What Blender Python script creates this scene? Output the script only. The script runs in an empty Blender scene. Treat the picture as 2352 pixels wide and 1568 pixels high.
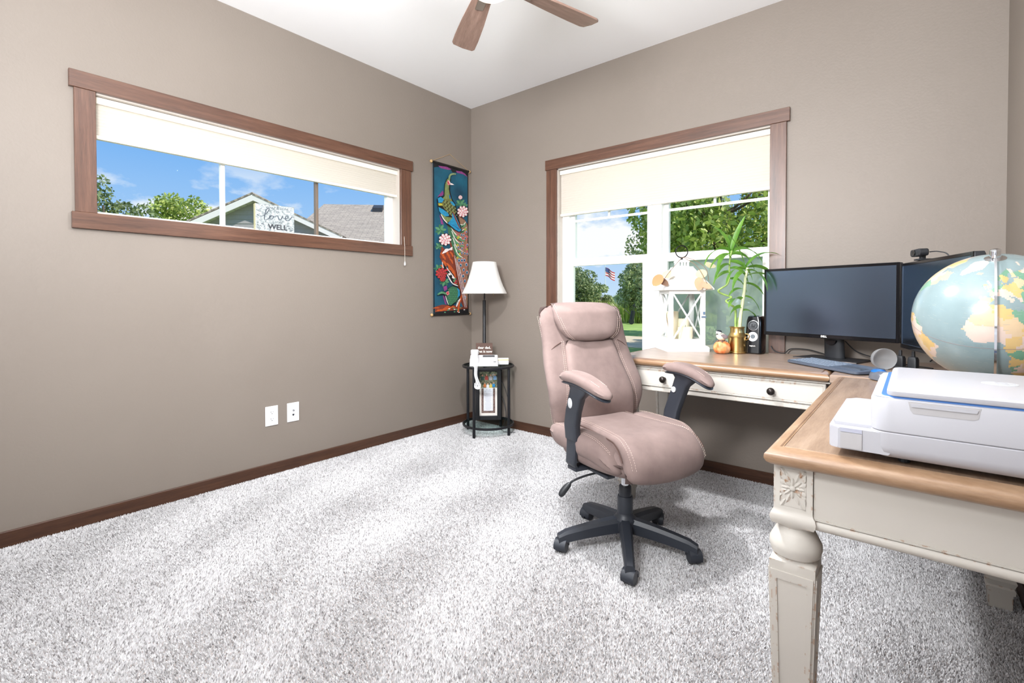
import bpy, bmesh, math, random
import numpy as np
from mathutils import Vector, Matrix
random.seed(7)
SC = bpy.context.scene
COL = SC.collection
PI = math.pi

def S(r, g, b):
    f = lambda c: (c/12.92 if c <= .04045 else ((c+.055)/1.055)**2.4)
    return (f(r/255), f(g/255), f(b/255), 1)

# ------------------------------------------------------------------ camera
cam = bpy.data.cameras.new('camera')
cam.sensor_width = 36; cam.lens = 17.083; cam.shift_y = -.034
cam.clip_start = .03; cam.clip_end = 500
camo = bpy.data.objects.new('camera', cam); COL.objects.link(camo)
yaw, pitch, roll = .690762, -.016125, -.001022
fw = Vector((-math.sin(yaw)*math.cos(pitch), math.cos(yaw)*math.cos(pitch), math.sin(pitch)))
rt = Vector((math.cos(yaw), math.sin(yaw), 0)); up = rt.cross(fw)
rt, up = math.cos(roll)*rt+math.sin(roll)*up, -math.sin(roll)*rt+math.cos(roll)*up
Mx = Matrix((rt, up, -fw)).transposed().to_4x4(); Mx.translation = (3.02304, -3.09329, 1.06997)
camo.matrix_world = Mx
SC.camera = camo

# ------------------------------------------------------------------ world: day sky with clouds
W = bpy.data.worlds.new('sky'); SC.world = W; W.use_nodes = True
nt = W.node_tree; nt.nodes.clear()
def N(nt, t, **k):
    n = nt.nodes.new(t)
    for a, v in k.items():
        if a.startswith('i_'):
            n.inputs[a[2:].replace('_', ' ')].default_value = v
        else: setattr(n, a, v)
    return n
def ramp(nt, pts, interp='LINEAR'):
    n = nt.nodes.new('ShaderNodeValToRGB'); cr = n.color_ramp; cr.interpolation = interp
    cr.elements[0].position, cr.elements[0].color = pts[0]
    cr.elements[1].position, cr.elements[1].color = pts[-1]
    for p, c in pts[1:-1]:
        e = cr.elements.new(p); e.color = c
    return n
tc = N(nt, 'ShaderNodeTexCoord'); sx = N(nt, 'ShaderNodeSeparateXYZ'); nt.links.new(tc.outputs['Generated'], sx.inputs[0])
gr = ramp(nt, [(0, S(208, 230, 255)), (.10, S(176, 213, 253)), (.24, S(132, 187, 249)), (.5, S(118, 174, 243)), (1, S(126, 174, 236))])
nt.links.new(sx.outputs['Z'], gr.inputs[0])
mp = N(nt, 'ShaderNodeMapping'); mp.inputs['Scale'].default_value = (3.2, 3.2, 6.5); mp.inputs['Location'].default_value = (11.3, 8.4, 1.2)
nt.links.new(tc.outputs['Generated'], mp.inputs['Vector'])
nz = N(nt, 'ShaderNodeTexNoise', i_Scale=1.0, i_Detail=7, i_Roughness=.55); nt.links.new(mp.outputs[0], nz.inputs['Vector'])
cl = ramp(nt, [(.50, (0, 0, 0, 1)), (.56, (1, 1, 1, 1))]); nt.links.new(nz.outputs['Fac'], cl.inputs[0])
hz = ramp(nt, [(0, (1, 1, 1, 1)), (.16, (1, 1, 1, 1)), (.24, (.2, .2, .2, 1)), (.7, (.2, .2, .2, 1))]); nt.links.new(sx.outputs['Z'], hz.inputs[0])
mu = N(nt, 'ShaderNodeMath', operation='MULTIPLY'); nt.links.new(cl.outputs[0], mu.inputs[0]); nt.links.new(hz.outputs[0], mu.inputs[1])
mx = N(nt, 'ShaderNodeMixRGB'); mx.inputs['Color2'].default_value = (1.05, 1.05, 1.05, 1)
nt.links.new(mu.outputs[0], mx.inputs['Fac']); nt.links.new(gr.outputs[0], mx.inputs['Color1'])
bg = N(nt, 'ShaderNodeBackground', i_Strength=1.0); nt.links.new(mx.outputs[0], bg.inputs['Color'])
wo = N(nt, 'ShaderNodeOutputWorld'); nt.links.new(bg.outputs[0], wo.inputs[0])

# ------------------------------------------------------------------ sun and large lights
def light(name, kind, loc, power, col=(1, 1, 1), aim=None, **k):
    l = bpy.data.lights.new(name, kind); l.energy = power; l.color = col
    for a, v in k.items(): setattr(l, a, v)
    o = bpy.data.objects.new(name, l); COL.objects.link(o); o.location = loc
    if aim is not None: o.rotation_euler = (Vector(aim)-Vector(loc)).to_track_quat('-Z', 'Y').to_euler()
    return o
light('sun', 'SUN', (10, 10, 20), 5.2, (1, .95, .86), aim=(10-11, 10-1.2, 20-13), angle=.01)
# unseen fill panel added behind the camera to light the room
light('rear_fill', 'AREA', (1.75, -5.1, 1.5), 45, (.95, .975, 1), aim=(1.75, -3.0, 1.75), shape='RECTANGLE', size=3.2, size_y=2.2)
# photographer's flash, bounced off the ceiling behind the camera
light('bounce_flash', 'AREA', (2.35, -3.3, 1.75), 138, (.96, .98, 1), aim=(1.75, -2.0, 2.74), shape='DISK', size=.7)
light('fan_light', 'AREA', (1.76, -1.69, 2.212), 50, (.97, .98, 1), aim=(1.76, -1.69, 0), shape='DISK', size=.17)
SC.view_settings.view_transform = 'Standard'; SC.view_settings.look = 'None'
SC.view_settings.exposure = 0.0; SC.view_settings.gamma = 1.0; SC.view_settings.use_curve_mapping = False

# ------------------------------------------------------------------ materials
def newmat(name):
    m = bpy.data.materials.new(name); m.use_nodes = True
    nt = m.node_tree; b = nt.nodes['Principled BSDF']
    return m, nt, b
def mixc(nt, fac, c1, c2, mode='MIX'):
    n = nt.nodes.new('ShaderNodeMixRGB'); n.blend_type = mode
    for s, v in (('Fac', fac), ('Color1', c1), ('Color2', c2)):
        if isinstance(v, (int, float, tuple)): n.inputs[s].default_value = v
        else: nt.links.new(v, n.inputs[s])
    return n.outputs[0]
def noise(nt, scale, detail=3, rough=.5, vec=None, stretch=None):
    n = nt.nodes.new('ShaderNodeTexNoise'); n.inputs['Scale'].default_value = scale
    n.inputs['Detail'].default_value = detail; n.inputs['Roughness'].default_value = rough
    t = nt.nodes.new('ShaderNodeTexCoord')
    if stretch:
        mp = nt.nodes.new('ShaderNodeMapping'); mp.inputs['Scale'].default_value = stretch
        nt.links.new(t.outputs['Object'], mp.inputs['Vector']); nt.links.new(mp.outputs[0], n.inputs['Vector'])
    else: nt.links.new(t.outputs['Object'], n.inputs['Vector'])
    return n.outputs['Fac']
def bump(nt, b, h, strength, dist=.002):
    n = nt.nodes.new('ShaderNodeBump'); n.inputs['Strength'].default_value = strength; n.inputs['Distance'].default_value = dist
    nt.links.new(h, n.inputs['Height']); nt.links.new(n.outputs[0], b.inputs['Normal'])
def M(name, col, rough=.5, metal=0, var=.06, vs=8, bs=0, bd=.001, bscale=200, **k):
    m, nt, b = newmat(name)
    b.inputs['Roughness'].default_value = rough; b.inputs['Metallic'].default_value = metal
    if var:
        d = tuple(c*(1-var) for c in col[:3])+(1,); l = tuple(min(1, c*(1+var)) for c in col[:3])+(1,)
        r = ramp(nt, [(.3, d), (.7, l)]); nt.links.new(noise(nt, vs), r.inputs[0]); nt.links.new(r.outputs[0], b.inputs['Base Color'])
    else: b.inputs['Base Color'].default_value = col
    if bs: bump(nt, b, noise(nt, bscale, 2), bs, bd)
    for a, v in k.items(): b.inputs[a.replace('_', ' ')].default_value = v
    return m
def wood(name, dark, mid, light, stretch, scale=6, rough=.42, bs=.15, coat=0):
    m, nt, b = newmat(name)
    f = noise(nt, scale, 8, .62, stretch=stretch)
    r = ramp(nt, [(.28, dark), (.5, mid), (.72, light)]); nt.links.new(f, r.inputs[0])
    f2 = noise(nt, scale*7, 4, .6, stretch=stretch)
    c = mixc(nt, .25, r.outputs[0], ramp_of(nt, f2, [(.35, dark), (.65, light)]))
    nt.links.new(c, b.inputs['Base Color']); b.inputs['Roughness'].default_value = rough
    b.inputs['Coat Weight'].default_value = coat; b.inputs['Coat Roughness'].default_value = .25
    bump(nt, b, f2, bs, .0008)
    return m
def ramp_of(nt, fac, pts):
    r = ramp(nt, pts); nt.links.new(fac, r.inputs[0]); return r.outputs[0]
def glassmat(name, tint=(1, 1, 1, 1), refl=.06, rough=.0):
    m = bpy.data.materials.new(name); m.use_nodes = True; nt = m.node_tree; nt.nodes.clear()
    t = N(nt, 'ShaderNodeBsdfTransparent'); t.inputs[0].default_value = tint
    g = N(nt, 'ShaderNodeBsdfGlossy'); g.inputs['Roughness'].default_value = rough
    fr = N(nt, 'ShaderNodeFresnel', i_IOR=1.45); mm = N(nt, 'ShaderNodeMath', operation='MULTIPLY'); mm.inputs[1].default_value = refl/.04*.02
    nt.links.new(fr.outputs[0], mm.inputs[0])
    x = N(nt, 'ShaderNodeMixShader'); nt.links.new(mm.outputs[0], x.inputs[0]); nt.links.new(t.outputs[0], x.inputs[1]); nt.links.new(g.outputs[0], x.inputs[2])
    o = N(nt, 'ShaderNodeOutputMaterial'); nt.links.new(x.outputs[0], o.inputs[0])
    return m
def emit(name, col, s):
    m, nt, b = newmat(name); b.inputs['Base Color'].default_value = col
    b.inputs['Emission Color'].default_value = col; b.inputs['Emission Strength'].default_value = s
    return m
def distressed(name, base, under, amt=.5):
    m, nt, b = newmat(name)
    bv = N(nt, 'ShaderNodeBevel'); bv.samples = 4; bv.inputs['Radius'].default_value = .007
    ge = N(nt, 'ShaderNodeNewGeometry'); dt = N(nt, 'ShaderNodeVectorMath', operation='DOT_PRODUCT')
    nt.links.new(bv.outputs[0], dt.inputs[0]); nt.links.new(ge.outputs['Normal'], dt.inputs[1])
    edge = ramp_of(nt, dt.outputs['Value'], [(.90, (1, 1, 1, 1)), (.985, (0, 0, 0, 1))])
    f = ramp_of(nt, noise(nt, 55, 3, .6), [(.56, (0, 0, 0, 1)), (.60, (1, 1, 1, 1))])
    k = mixc(nt, 1.0, edge, f, 'MULTIPLY')
    v = ramp_of(nt, noise(nt, 5, 4), [(.3, tuple(c*.95 for c in base[:3])+(1,)), (.7, base)])
    nt.links.new(mixc(nt, k, v, under), b.inputs['Base Color']); b.inputs['Roughness'].default_value = .48
    return m
def fabric(name, c1, c2, sheen=.25, ns=9, bscale=700):
    m, nt, b = newmat(name)
    f = noise(nt, ns, 5, .6); nt.links.new(ramp_of(nt, f, [(.3, c1), (.7, c2)]), b.inputs['Base Color'])
    b.inputs['Roughness'].default_value = .85; b.inputs['Sheen Weight'].default_value = sheen; b.inputs['Sheen Roughness'].default_value = .4
    bump(nt, b, noise(nt, bscale, 2), .25, .0006)
    return m

# ------------------------------------------------------------------ mesh helpers
def BM(): return bmesh.new()
def box(bm, x0, x1, y0, y1, z0, z1, bev=0, seg=2, mi=0):
    r = bmesh.ops.create_cube(bm, size=1)
    for v in r['verts']:
        v.co = Vector((x0+(v.co.x+.5)*(x1-x0), y0+(v.co.y+.5)*(y1-y0), z0+(v.co.z+.5)*(z1-z0)))
    fs = set(f for v in r['verts'] for f in v.link_faces)
    for f in fs: f.material_index = mi
    if bev:
        es = list(set(e for v in r['verts'] for e in v.link_edges))
        bmesh.ops.bevel(bm, geom=es, offset=bev, segments=seg, affect='EDGES', profile=.5)
    return bm
def rings(bm, rs, cap0=True, cap1=True, close=True, mi=0):
    """loft a list of point rings"""
    V = [[bm.verts.new(p) for p in r] for r in rs]
    n = len(V[0])
    for a, b in zip(V[:-1], V[1:]):
        for i in range(n if close else n-1):
            j = (i+1) % n
            try: bm.faces.new((a[i], a[j], b[j], b[i])).material_index = mi
            except ValueError: pass
    if close and cap0: bm.faces.new(V[0][::-1]).material_index = mi
    if close and cap1: bm.faces.new(V[-1]).material_index = mi
    return V
def lathe(bm, prof, c=(0, 0, 0), n=24, mi=0, cap0=True, cap1=True):
    rs = [[(c[0]+r*math.cos(2*PI*i/n), c[1]+r*math.sin(2*PI*i/n), c[2]+z) for i in range(n)] for r, z in prof]
    return rings(bm, rs, cap0, cap1, mi=mi)
def tube(bm, pts, r, n=8, mi=0, cap=True, taper=None, up=None):
    pts = [Vector(p) for p in pts]; rs = []; prev = None
    for i, p in enumerate(pts):
        t = (pts[min(i+1, len(pts)-1)]-pts[max(i-1, 0)])
        if t.length < 1e-9: t = Vector((0, 0, 1))
        t.normalize()
        if prev is None:
            a = Vector((0, 0, 1)) if abs(t.z) < .9 else Vector((1, 0, 0))
            u = t.cross(a).normalized()
        else:
            u = prev-t*prev.dot(t)
            u = u.normalized() if u.length > 1e-6 else t.orthogonal().normalized()
        prev = u; w = t.cross(u)
        rr = r if taper is None else taper[i]
        rs.append([p+rr*(math.cos(2*PI*k/n)*u+math.sin(2*PI*k/n)*w) for k in range(n)])
    rings(bm, rs, cap, cap, mi=mi)
def smoothpts(pts, sub=6):
    P = [Vector(p) for p in pts]; out = []
    for i in range(len(P)-1):
        a, b, c, d = P[max(i-1, 0)], P[i], P[i+1], P[min(i+2, len(P)-1)]
        for k in range(sub):
            t = k/sub
            out.append(.5*((2*b)+(c-a)*t+(2*a-5*b+4*c-d)*t*t+(3*b-a-3*c+d)*t**3))
    out.append(P[-1]); return out
def rrect(hx, hy, r, n=6):
    pts = []
    for cx, cy, a0 in ((hx-r, hy-r, 0), (-hx+r, hy-r, 90), (-hx+r, -hy+r, 180), (hx-r, -hy+r, 270)):
        for k in range(n+1):
            a = math.radians(a0+90*k/n); pts.append((cx+r*math.cos(a), cy+r*math.sin(a)))
    return pts
def extrude_poly(bm, pts, z0, z1, mi=0, f=None):
    """prism from 2D polygon; f maps (x,y,z)->3D"""
    f = f or (lambda x, y, z: (x, y, z))
    rings(bm, [[f(x, y, z0) for x, y in pts], [f(x, y, z1) for x, y in pts]], mi=mi)
def rectloft(bm, x0, x1, y0, y1, prof, mi=0):
    """prof: (inset, z) list; closed rectangular loft"""
    rings(bm, [[(x0+o, y0+o, z), (x1-o, y0+o, z), (x1-o, y1-o, z), (x0+o, y1-o, z)] for o, z in prof], mi=mi)
def cushion(bm, hx, hy, T, B, c=.5, k=4.0, nx=24, ny=24, warp=None, detail=None, mi=0, p=6):
    """soft pad: grid top (+z, height T) and bottom (-z, depth B)"""
    top = {}; bot = {}
    for i in range(nx+1):
        for j in range(ny+1):
            s = -1+2*i/nx; t = -1+2*j/ny
            s = math.sin(s*PI/2)*.5+s*.5; t = math.sin(t*PI/2)*.5+t*.5
            x = hx*s*math.sqrt(1-c*t*t/2); y = hy*t*math.sqrt(1-c*s*s/2)
            e = min(1, (abs(s)**p+abs(t)**p)**(1/p)) if (s or t) else 0
            rim = i in (0, nx) or j in (0, ny)
            h = 0 if rim else math.sqrt(max(0, 1-e**k))
            zt = T*h; zb = -B*h
            if detail and not rim: zt += detail(s, t)*min(1, h*2)
            q = warp or (lambda x, y, z: (x, y, z))
            top[i, j] = bm.verts.new(q(x, y, zt))
            bot[i, j] = top[i, j] if rim else bm.verts.new(q(x, y, zb))
    for i in range(nx):
        for j in range(ny):
            f = bm.faces.new((top[i, j], top[i+1, j], top[i+1, j+1], top[i, j+1])); f.material_index = mi
            try: bm.faces.new((bot[i, j], bot[i, j+1], bot[i+1, j+1], bot[i+1, j])).material_index = mi
            except ValueError: pass
def obj(name, bm, mat, parent=None, smooth=None, label=None, kind=None, loc=None, rot=None):
    if isinstance(bm, bpy.types.Mesh): me = bm
    else:
        bmesh.ops.recalc_face_normals(bm, faces=bm.faces[:])
        me = bpy.data.meshes.new(name); bm.to_mesh(me); bm.free()
        for m in (mat if isinstance(mat, (list, tuple)) else [mat]): me.materials.append(m)
        if smooth is not None:
            for p in me.polygons: p.use_smooth = True
            me.set_sharp_from_angle(angle=math.radians(smooth))
    o = bpy.data.objects.new(name, me); COL.objects.link(o)
    if parent is not None: o.parent = parent
    if loc is not None: o.location = loc
    if rot is not None: o.rotation_euler = rot
    if label: o['label'] = label
    if kind: o['kind'] = kind
    return o
def tag(o, label, cat, group=None):
    o['label'] = label; o['category'] = cat
    if group: o['group'] = group
    return o
def thing(name, label, cat, loc=(0, 0, 0), rz=0, group=None):
    o = bpy.data.objects.new(name, None); COL.objects.link(o); o.empty_display_size = .05
    o.location = loc; o.rotation_euler = (0, 0, rz); return tag(o, label, cat, group)
def struct(name, bm, mat, smooth=None):
    o = obj(name, bm, mat, None, smooth); o['kind'] = 'structure'; return o
def again(src, parent, loc=None, rot=None):
    o = src.copy(); COL.objects.link(o); o.parent = parent
    if loc is not None: o.location = loc
    if rot is not None: o.rotation_euler = rot
    return o
def npmesh(name, V, F, mats, smooth=False, mi=None):
    """fast mesh from numpy verts and equal-size faces"""
    me = bpy.data.meshes.new(name); nv = len(V); nf, k = F.shape
    me.vertices.add(nv); me.vertices.foreach_set('co', V.astype(np.float32).ravel())
    me.loops.add(nf*k); me.loops.foreach_set('vertex_index', F.astype(np.int32).ravel())
    me.polygons.add(nf); me.polygons.foreach_set('loop_start', np.arange(0, nf*k, k, dtype=np.int32))
    for m in mats: me.materials.append(m)
    if mi is not None: me.polygons.foreach_set('material_index', mi.astype(np.int32))
    me.polygons.foreach_set('use_smooth', np.full(nf, smooth))
    me.update(calc_edges=True); return me
def textmesh(txt, size, depth=.0004, align='CENTER', bold=0, shear=0):
    c = bpy.data.curves.new('t', 'FONT'); c.body = txt; c.size = size; c.extrude = depth; c.align_x = align; c.align_y = 'CENTER'
    c.offset = bold; c.shear = shear; c.resolution_u = 3
    o = bpy.data.objects.new('t', c); COL.objects.link(o)
    dg = bpy.context.evaluated_depsgraph_get(); me = bpy.data.meshes.new_from_object(o.evaluated_get(dg))
    bpy.data.objects.remove(o); bpy.data.curves.remove(c)
    me.materials.clear(); return me
def text(name, txt, size, mat, parent, loc, rot, depth=.0004, bold=0, shear=0, align='CENTER', label=None):
    me = textmesh(txt, size, depth, align, bold, shear); me.materials.append(mat)
    o = obj(name, me, mat, parent, loc=loc, rot=rot, label=label); return o
# ------------------------------------------------------------------ shared materials
m_wall, nt_, b_ = newmat('taupe_wall_paint')
nt_.links.new(ramp_of(nt_, noise(nt_, 1.2, 3), [(.3, S(132, 122, 113)), (.7, S(137, 127, 118))]), b_.inputs['Base Color'])
b_.inputs['Roughness'].default_value = .55; bump(nt_, b_, noise(nt_, 85, 3, .55), .35, .0022)
m_ceil = M('white_ceiling_paint', S(249, 249, 250), .8, var=.005, bs=.15, bscale=120)
m_trimL = wood('stained_trim_y', S(62, 39, 29), S(90, 59, 44), S(112, 78, 60), (22, 1.2, 22), 2.2, .33, .1, .3)
m_trimX = wood('stained_trim_x', S(62, 39, 29), S(90, 59, 44), S(112, 78, 60), (1.2, 22, 22), 2.2, .33, .1, .3)
m_trimZ = wood('stained_trim_z', S(64, 40, 30), S(92, 60, 45), S(114, 80, 62), (22, 22, 1.2), 2.2, .33, .1, .3)
m_baseL = wood('baseboard_wood_y', S(48, 28, 19), S(72, 45, 31), S(90, 60, 42), (22, 1.2, 22), 2.2, .4, .1, .2)
m_baseX = wood('baseboard_wood_x', S(48, 28, 19), S(72, 45, 31), S(90, 60, 42), (1.2, 22, 22), 2.2, .4, .1, .2)
m_vinyl = M('white_vinyl', S(244, 244, 242), .35, var=.01)
m_jamb = M('painted_jamb', S(196, 188, 180), .4, var=.03)
m_glass = glassmat('window_glass', (.97, .985, .98, 1), .002)
m_haze = bpy.data.materials.new('haze_sheet'); m_haze.use_nodes = True  # pale half-clear sheet; the pane's glare haze is put into its colour
_n = m_haze.node_tree; _n.nodes.clear()
_t = N(_n, 'ShaderNodeBsdfTransparent'); _d = N(_n, 'ShaderNodeBsdfDiffuse'); _d.inputs[0].default_value = (.66, .72, .72, 1)
_tr = N(_n, 'ShaderNodeBsdfTranslucent'); _tr.inputs[0].default_value = (.68, .74, .74, 1)
_x0 = N(_n, 'ShaderNodeMixShader', i_Fac=.5); _n.links.new(_d.outputs[0], _x0.inputs[1]); _n.links.new(_tr.outputs[0], _x0.inputs[2])
_x = N(_n, 'ShaderNodeMixShader', i_Fac=.40); _n.links.new(_t.outputs[0], _x.inputs[1]); _n.links.new(_x0.outputs[0], _x.inputs[2])
_o = N(_n, 'ShaderNodeOutputMaterial'); _n.links.new(_x.outputs[0], _o.inputs[0])
m_black = M('black_plastic', S(38, 40, 44), .45, var=.04, bs=.1, bscale=600)
m_gloss = M('gloss_black', S(16, 17, 20), .12, var=0)
m_bmetal = M('black_metal', S(30, 31, 35), .4, var=.05)
m_chrome = M('chrome', S(215, 218, 222), .12, 1, var=0)
m_white = M('white_plastic', S(238, 238, 240), .38, var=.01)
m_offw = M('offwhite_plastic', S(226, 226, 226), .42, var=.02)
m_ink = M('dark_ink', S(44, 46, 54), .7, var=0)
m_winkt = M('white_ink', S(240, 238, 232), .7, var=0)
m_brassy = M('brass', S(208, 174, 112), .28, 1, var=.12, vs=20)

X1 = 3.339; H = 2.743; YB = -5.4
# floor: carpet backing, with the pile as one uncountable part
m_back = M('carpet_backing', S(158, 150, 146), .95, var=.1, vs=60)
bm = BM(); box(bm, -.14, X1+.14, YB-.14, .14, -.12, -.004); floor = struct('floor', bm, m_back)
rng = np.random.default_rng(5)
def pile(x0, x1, y0, y1, sp, h, w):
    nx, ny = int((x1-x0)/sp), int((y1-y0)/sp)
    gx, gy = np.meshgrid(x0+(np.arange(nx)+.5)*sp, y0+(np.arange(ny)+.5)*sp)
    n = nx*ny; x = gx.ravel()+rng.uniform(-.5, .5, n)*sp; y = gy.ravel()+rng.uniform(-.5, .5, n)*sp
    k = (x-3.023)*-.637+(y+3.093)*.771 > .95; x, y = x[k], y[k]; n = len(x)
    # vacuum strokes: the pile leans one way or the other in bands
    ang = .55; u = x*math.cos(ang)+y*math.sin(ang)+.08*np.sin(3*y+x); v = -x*math.sin(ang)+y*math.cos(ang)
    band = np.sin(u*2*PI/.52+.9*np.sin(v*1.7))
    soft = np.sin(4.1*x+2.2*np.sin(2.3*y))*np.sin(3.3*y+1.7*np.sin(2.9*x))
    lean = .0016*np.clip(band*1.6, -1, 1)+.0022*soft
    la = rng.uniform(0, 2*PI, n); lr = rng.uniform(0, .0042, n)
    tx = lean*-math.sin(ang)+lr*np.cos(la); ty = lean*math.cos(ang)+lr*np.sin(la)
    hh = h*rng.uniform(.65, 1.15, n); a0 = rng.uniform(0, 2*PI, n); ww = w*rng.uniform(.7, 1.25, n)
    V = np.zeros((n, 4, 3))
    for k in range(3):
        V[:, k, 0] = x+ww*np.cos(a0+k*2.0944); V[:, k, 1] = y+ww*np.sin(a0+k*2.0944); V[:, k, 2] = -.004
    V[:, 3, 0] = x+tx; V[:, 3, 1] = y+ty; V[:, 3, 2] = -.004+hh
    i = (np.arange(n)*4)[:, None]
    F = np.concatenate([i+np.array([[0, 1, 3]]), i+np.array([[1, 2, 3]]), i+np.array([[2, 0, 3]])], 0)
    return V.reshape(-1, 3), F
m_pile, nt_, b_ = newmat('carpet_yarn')
ge_ = N(nt_, 'ShaderNodeNewGeometry')
nt_.links.new(ramp_of(nt_, ge_.outputs['Random Per Island'], [(0, S(132, 129, 130)), (.12, S(172, 170, 171)), (.3, S(206, 205, 206)), (.75, S(220, 219, 221)), (1, S(236, 236, 237))]), b_.inputs['Base Color'])
b_.inputs['Roughness'].default_value = .9; b_.inputs['Sheen Weight'].default_value = .2
V1, F1 = pile(.013, X1-.013, -3.3, -.013, .0050, .0085, .0036)
po = obj('carpet_pile', npmesh('carpet_pile', V1, F1, [m_pile]), None, floor); po['kind'] = 'stuff'
bm = BM(); box(bm, -.14, X1+.14, YB-.14, .62, H, H+.2); struct('ceiling', bm, m_ceil)
# walls with window openings
WL = (-2.575, -.765, 1.470, 2.062)      # left window rough opening y0,y1,z0,z1
WR = (.912, 2.395, .565, 2.062)         # back window x0,x1,z0,z1
bm = BM()
box(bm, -.14, 0, YB-.14, WL[0], 0, H); box(bm, -.14, 0, WL[1], .14, 0, H); box(bm, -.14, 0, WL[0], WL[1], 0, WL[2]); box(bm, -.14, 0, WL[0], WL[1], WL[3], H)
struct('wall_left', bm, m_wall)
bm = BM()
box(bm, 0, WR[0], 0, .14, 0, H); box(bm, WR[1], X1+.14, 0, .14, 0, H); box(bm, WR[0], WR[1], 0, .14, 0, WR[2]); box(bm, WR[0], WR[1], 0, .14, WR[3], H)
struct('wall_back', bm, m_wall)
bm = BM(); box(bm, X1, X1+.14, YB-.14, 0, 0, H); struct('wall_right', bm, m_wall)
bm = BM(); box(bm, 0, X1, YB-.14, YB, 0, H); struct('wall_front', bm, m_wall)
for nm, a, m in (('baseboard_left', (0, .013, YB, 0), m_baseL), ('baseboard_back', (.013, X1, -.013, 0), m_baseX), ('baseboard_right', (X1-.013, X1, YB, -.013), m_baseL)):
    bm = BM(); box(bm, *a, -.004, .067, .002, 1); struct(nm, bm, m)

# ---------------- window_1 : long transom window in the left wall
w1 = bpy.data.objects.new('window_1', None); COL.objects.link(w1); w1['kind'] = 'structure'
y0, y1, z0, z1 = WL
def part(name, parent, mat, *b, bev=.0015, label=None, smooth=None):
    bm = BM(); box(bm, *b, bev, 1); return obj(name, bm, mat, parent, smooth, label)
part('head_casing', w1, m_trimL, 0, .024, -2.657, -.667, 2.055, 2.134)
part('side_casing', w1, m_trimZ, 0, .019, -2.640, -2.561, 1.479, 2.055)
part('side_casing', w1, m_trimZ, 0, .019, -.778, -.682, 1.479, 2.055)
part('sill_casing', w1, m_trimL, 0, .022, -2.653, -.671, 1.402, 1.479)
bm = BM()
box(bm, -.105, 0, y0, y0+.014, z0, z1); box(bm, -.105, 0, y1-.014, y1, z0, z1); box(bm, -.105, 0, y0, y1, z1-.014, z1); box(bm, -.105, 0, y0, y1, z0, z0+.014)
obj('jamb_lining', bm, m_jamb, w1)
bm = BM()
box(bm, -.135, -.085, y0, y0+.03, z0, z1, .004); box(bm, -.135, -.085, y1-.058, y1, z0, z1, .004)
box(bm, -.135, -.085, y0+.03, y1-.058, z0, z0+.032, .004); box(bm, -.135, -.085, y0+.03, y1-.058, z1-.045, z1, .004)
obj('window_frame', bm, m_vinyl, w1)
for yy, wd, m in ((-1.972, .011, m_vinyl), (-1.391, .009, M('bronze_bar', S(120, 104, 90), .4))):
    part('mullion', w1, m, -.122, -.092, yy-wd, yy+wd, z0+.032, z1-.045)
for a, b in ((y0+.03, -1.983), (-1.961, -1.40), (-1.382, y1-.058)):
    part('pane', w1, m_glass, -.113, -.109, a, b, z0+.032, z1-.045, bev=0)
# ---------------- window_2 : twin double-hung window in the back wall
w2 = bpy.data.objects.new('window_2', None); COL.objects.link(w2); w2['kind'] = 'structure'
x0, x1, z0, z1 = WR
part('head_casing', w2, m_trimX, .818, 2.484, -.024, 0, 2.058, 2.134)
part('side_casing', w2, m_trimZ, .826, .918, -.019, 0, .574, 2.058)
part('side_casing', w2, m_trimZ, 2.385, 2.468, -.019, 0, .574, 2.058)
part('sill_casing', w2, m_trimX, .811, 2.484, -.022, 0, .494, .574)
bm = BM()
box(bm, x0, x0+.012, 0, .105, z0, z1); box(bm, x1-.012, x1, 0, .105, z0, z1); box(bm, x0, x1, 0, .105, z1-.012, z1); box(bm, x0, x1, 0, .105, z0, z0+.012)
obj('jamb_lining', bm, m_jamb, w2)
bm = BM()
box(bm, x0+.012, .985, .06, .138, z0, z1, .004); box(bm, 2.375, x1, .06, .138, z0, z1, .004)
box(bm, 1.622, 1.722, .045, .138, z0, z1, .004)
box(bm, x0, x1, .06, .138, z0, z0+.04, .004); box(bm, x0, x1, .06, .138, z1-.04, z1, .004)
obj('window_frame', bm, m_vinyl, w2)
for xa, xb in ((.985, 1.622), (1.722, 2.375)):
    up_ = obj('upper_sash', (lambda bm: (box(bm, xa, xa+.03, .095, .125, 1.33, z1-.04), box(bm, xb-.022, xb, .095, .125, 1.33, z1-.04), box(bm, xa, xb, .095, .125, 1.33, 1.372), box(bm, xa, xb, .095, .125, z1-.08, z1-.04), bm)[-1])(BM()), m_vinyl, w2)
    part('pane', up_, m_glass, xa+.03, xb-.022, .108, .111, 1.372, z1-.08, bev=0)
    part('muntin', up_, m_vinyl, xa+.03, xb-.022, .099, .107, 1.655, 1.672, bev=0)
    xm = (xa+xb)/2
    part('muntin', up_, m_vinyl, xm-.008, xm+.008, .099, .107, 1.672, z1-.08, bev=0)
    lo = obj('lower_sash', (lambda bm: (box(bm, xa, xa+.035, .062, .094, z0+.04, 1.375, .003), box(bm, xb-.042, xb, .062, .094, z0+.04, 1.375, .003), box(bm, xa+.035, xb-.042, .062, .094, 1.318, 1.375, .003), box(bm, xa+.035, xb-.042, .062, .094, z0+.04, z0+.10, .003), bm)[-1])(BM()), m_vinyl, w2)
    part('pane', lo, m_glass, xa+.035, xb-.042, .076, .079, z0+.10, 1.318, bev=0)
    if xa > 1.5: part('haze_sheet', lo, m_haze, xa+.01, xb-.01, .128, .129, z0+.04, 1.34, bev=0)  # stands in for the hazy glare over the lower right pane

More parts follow.
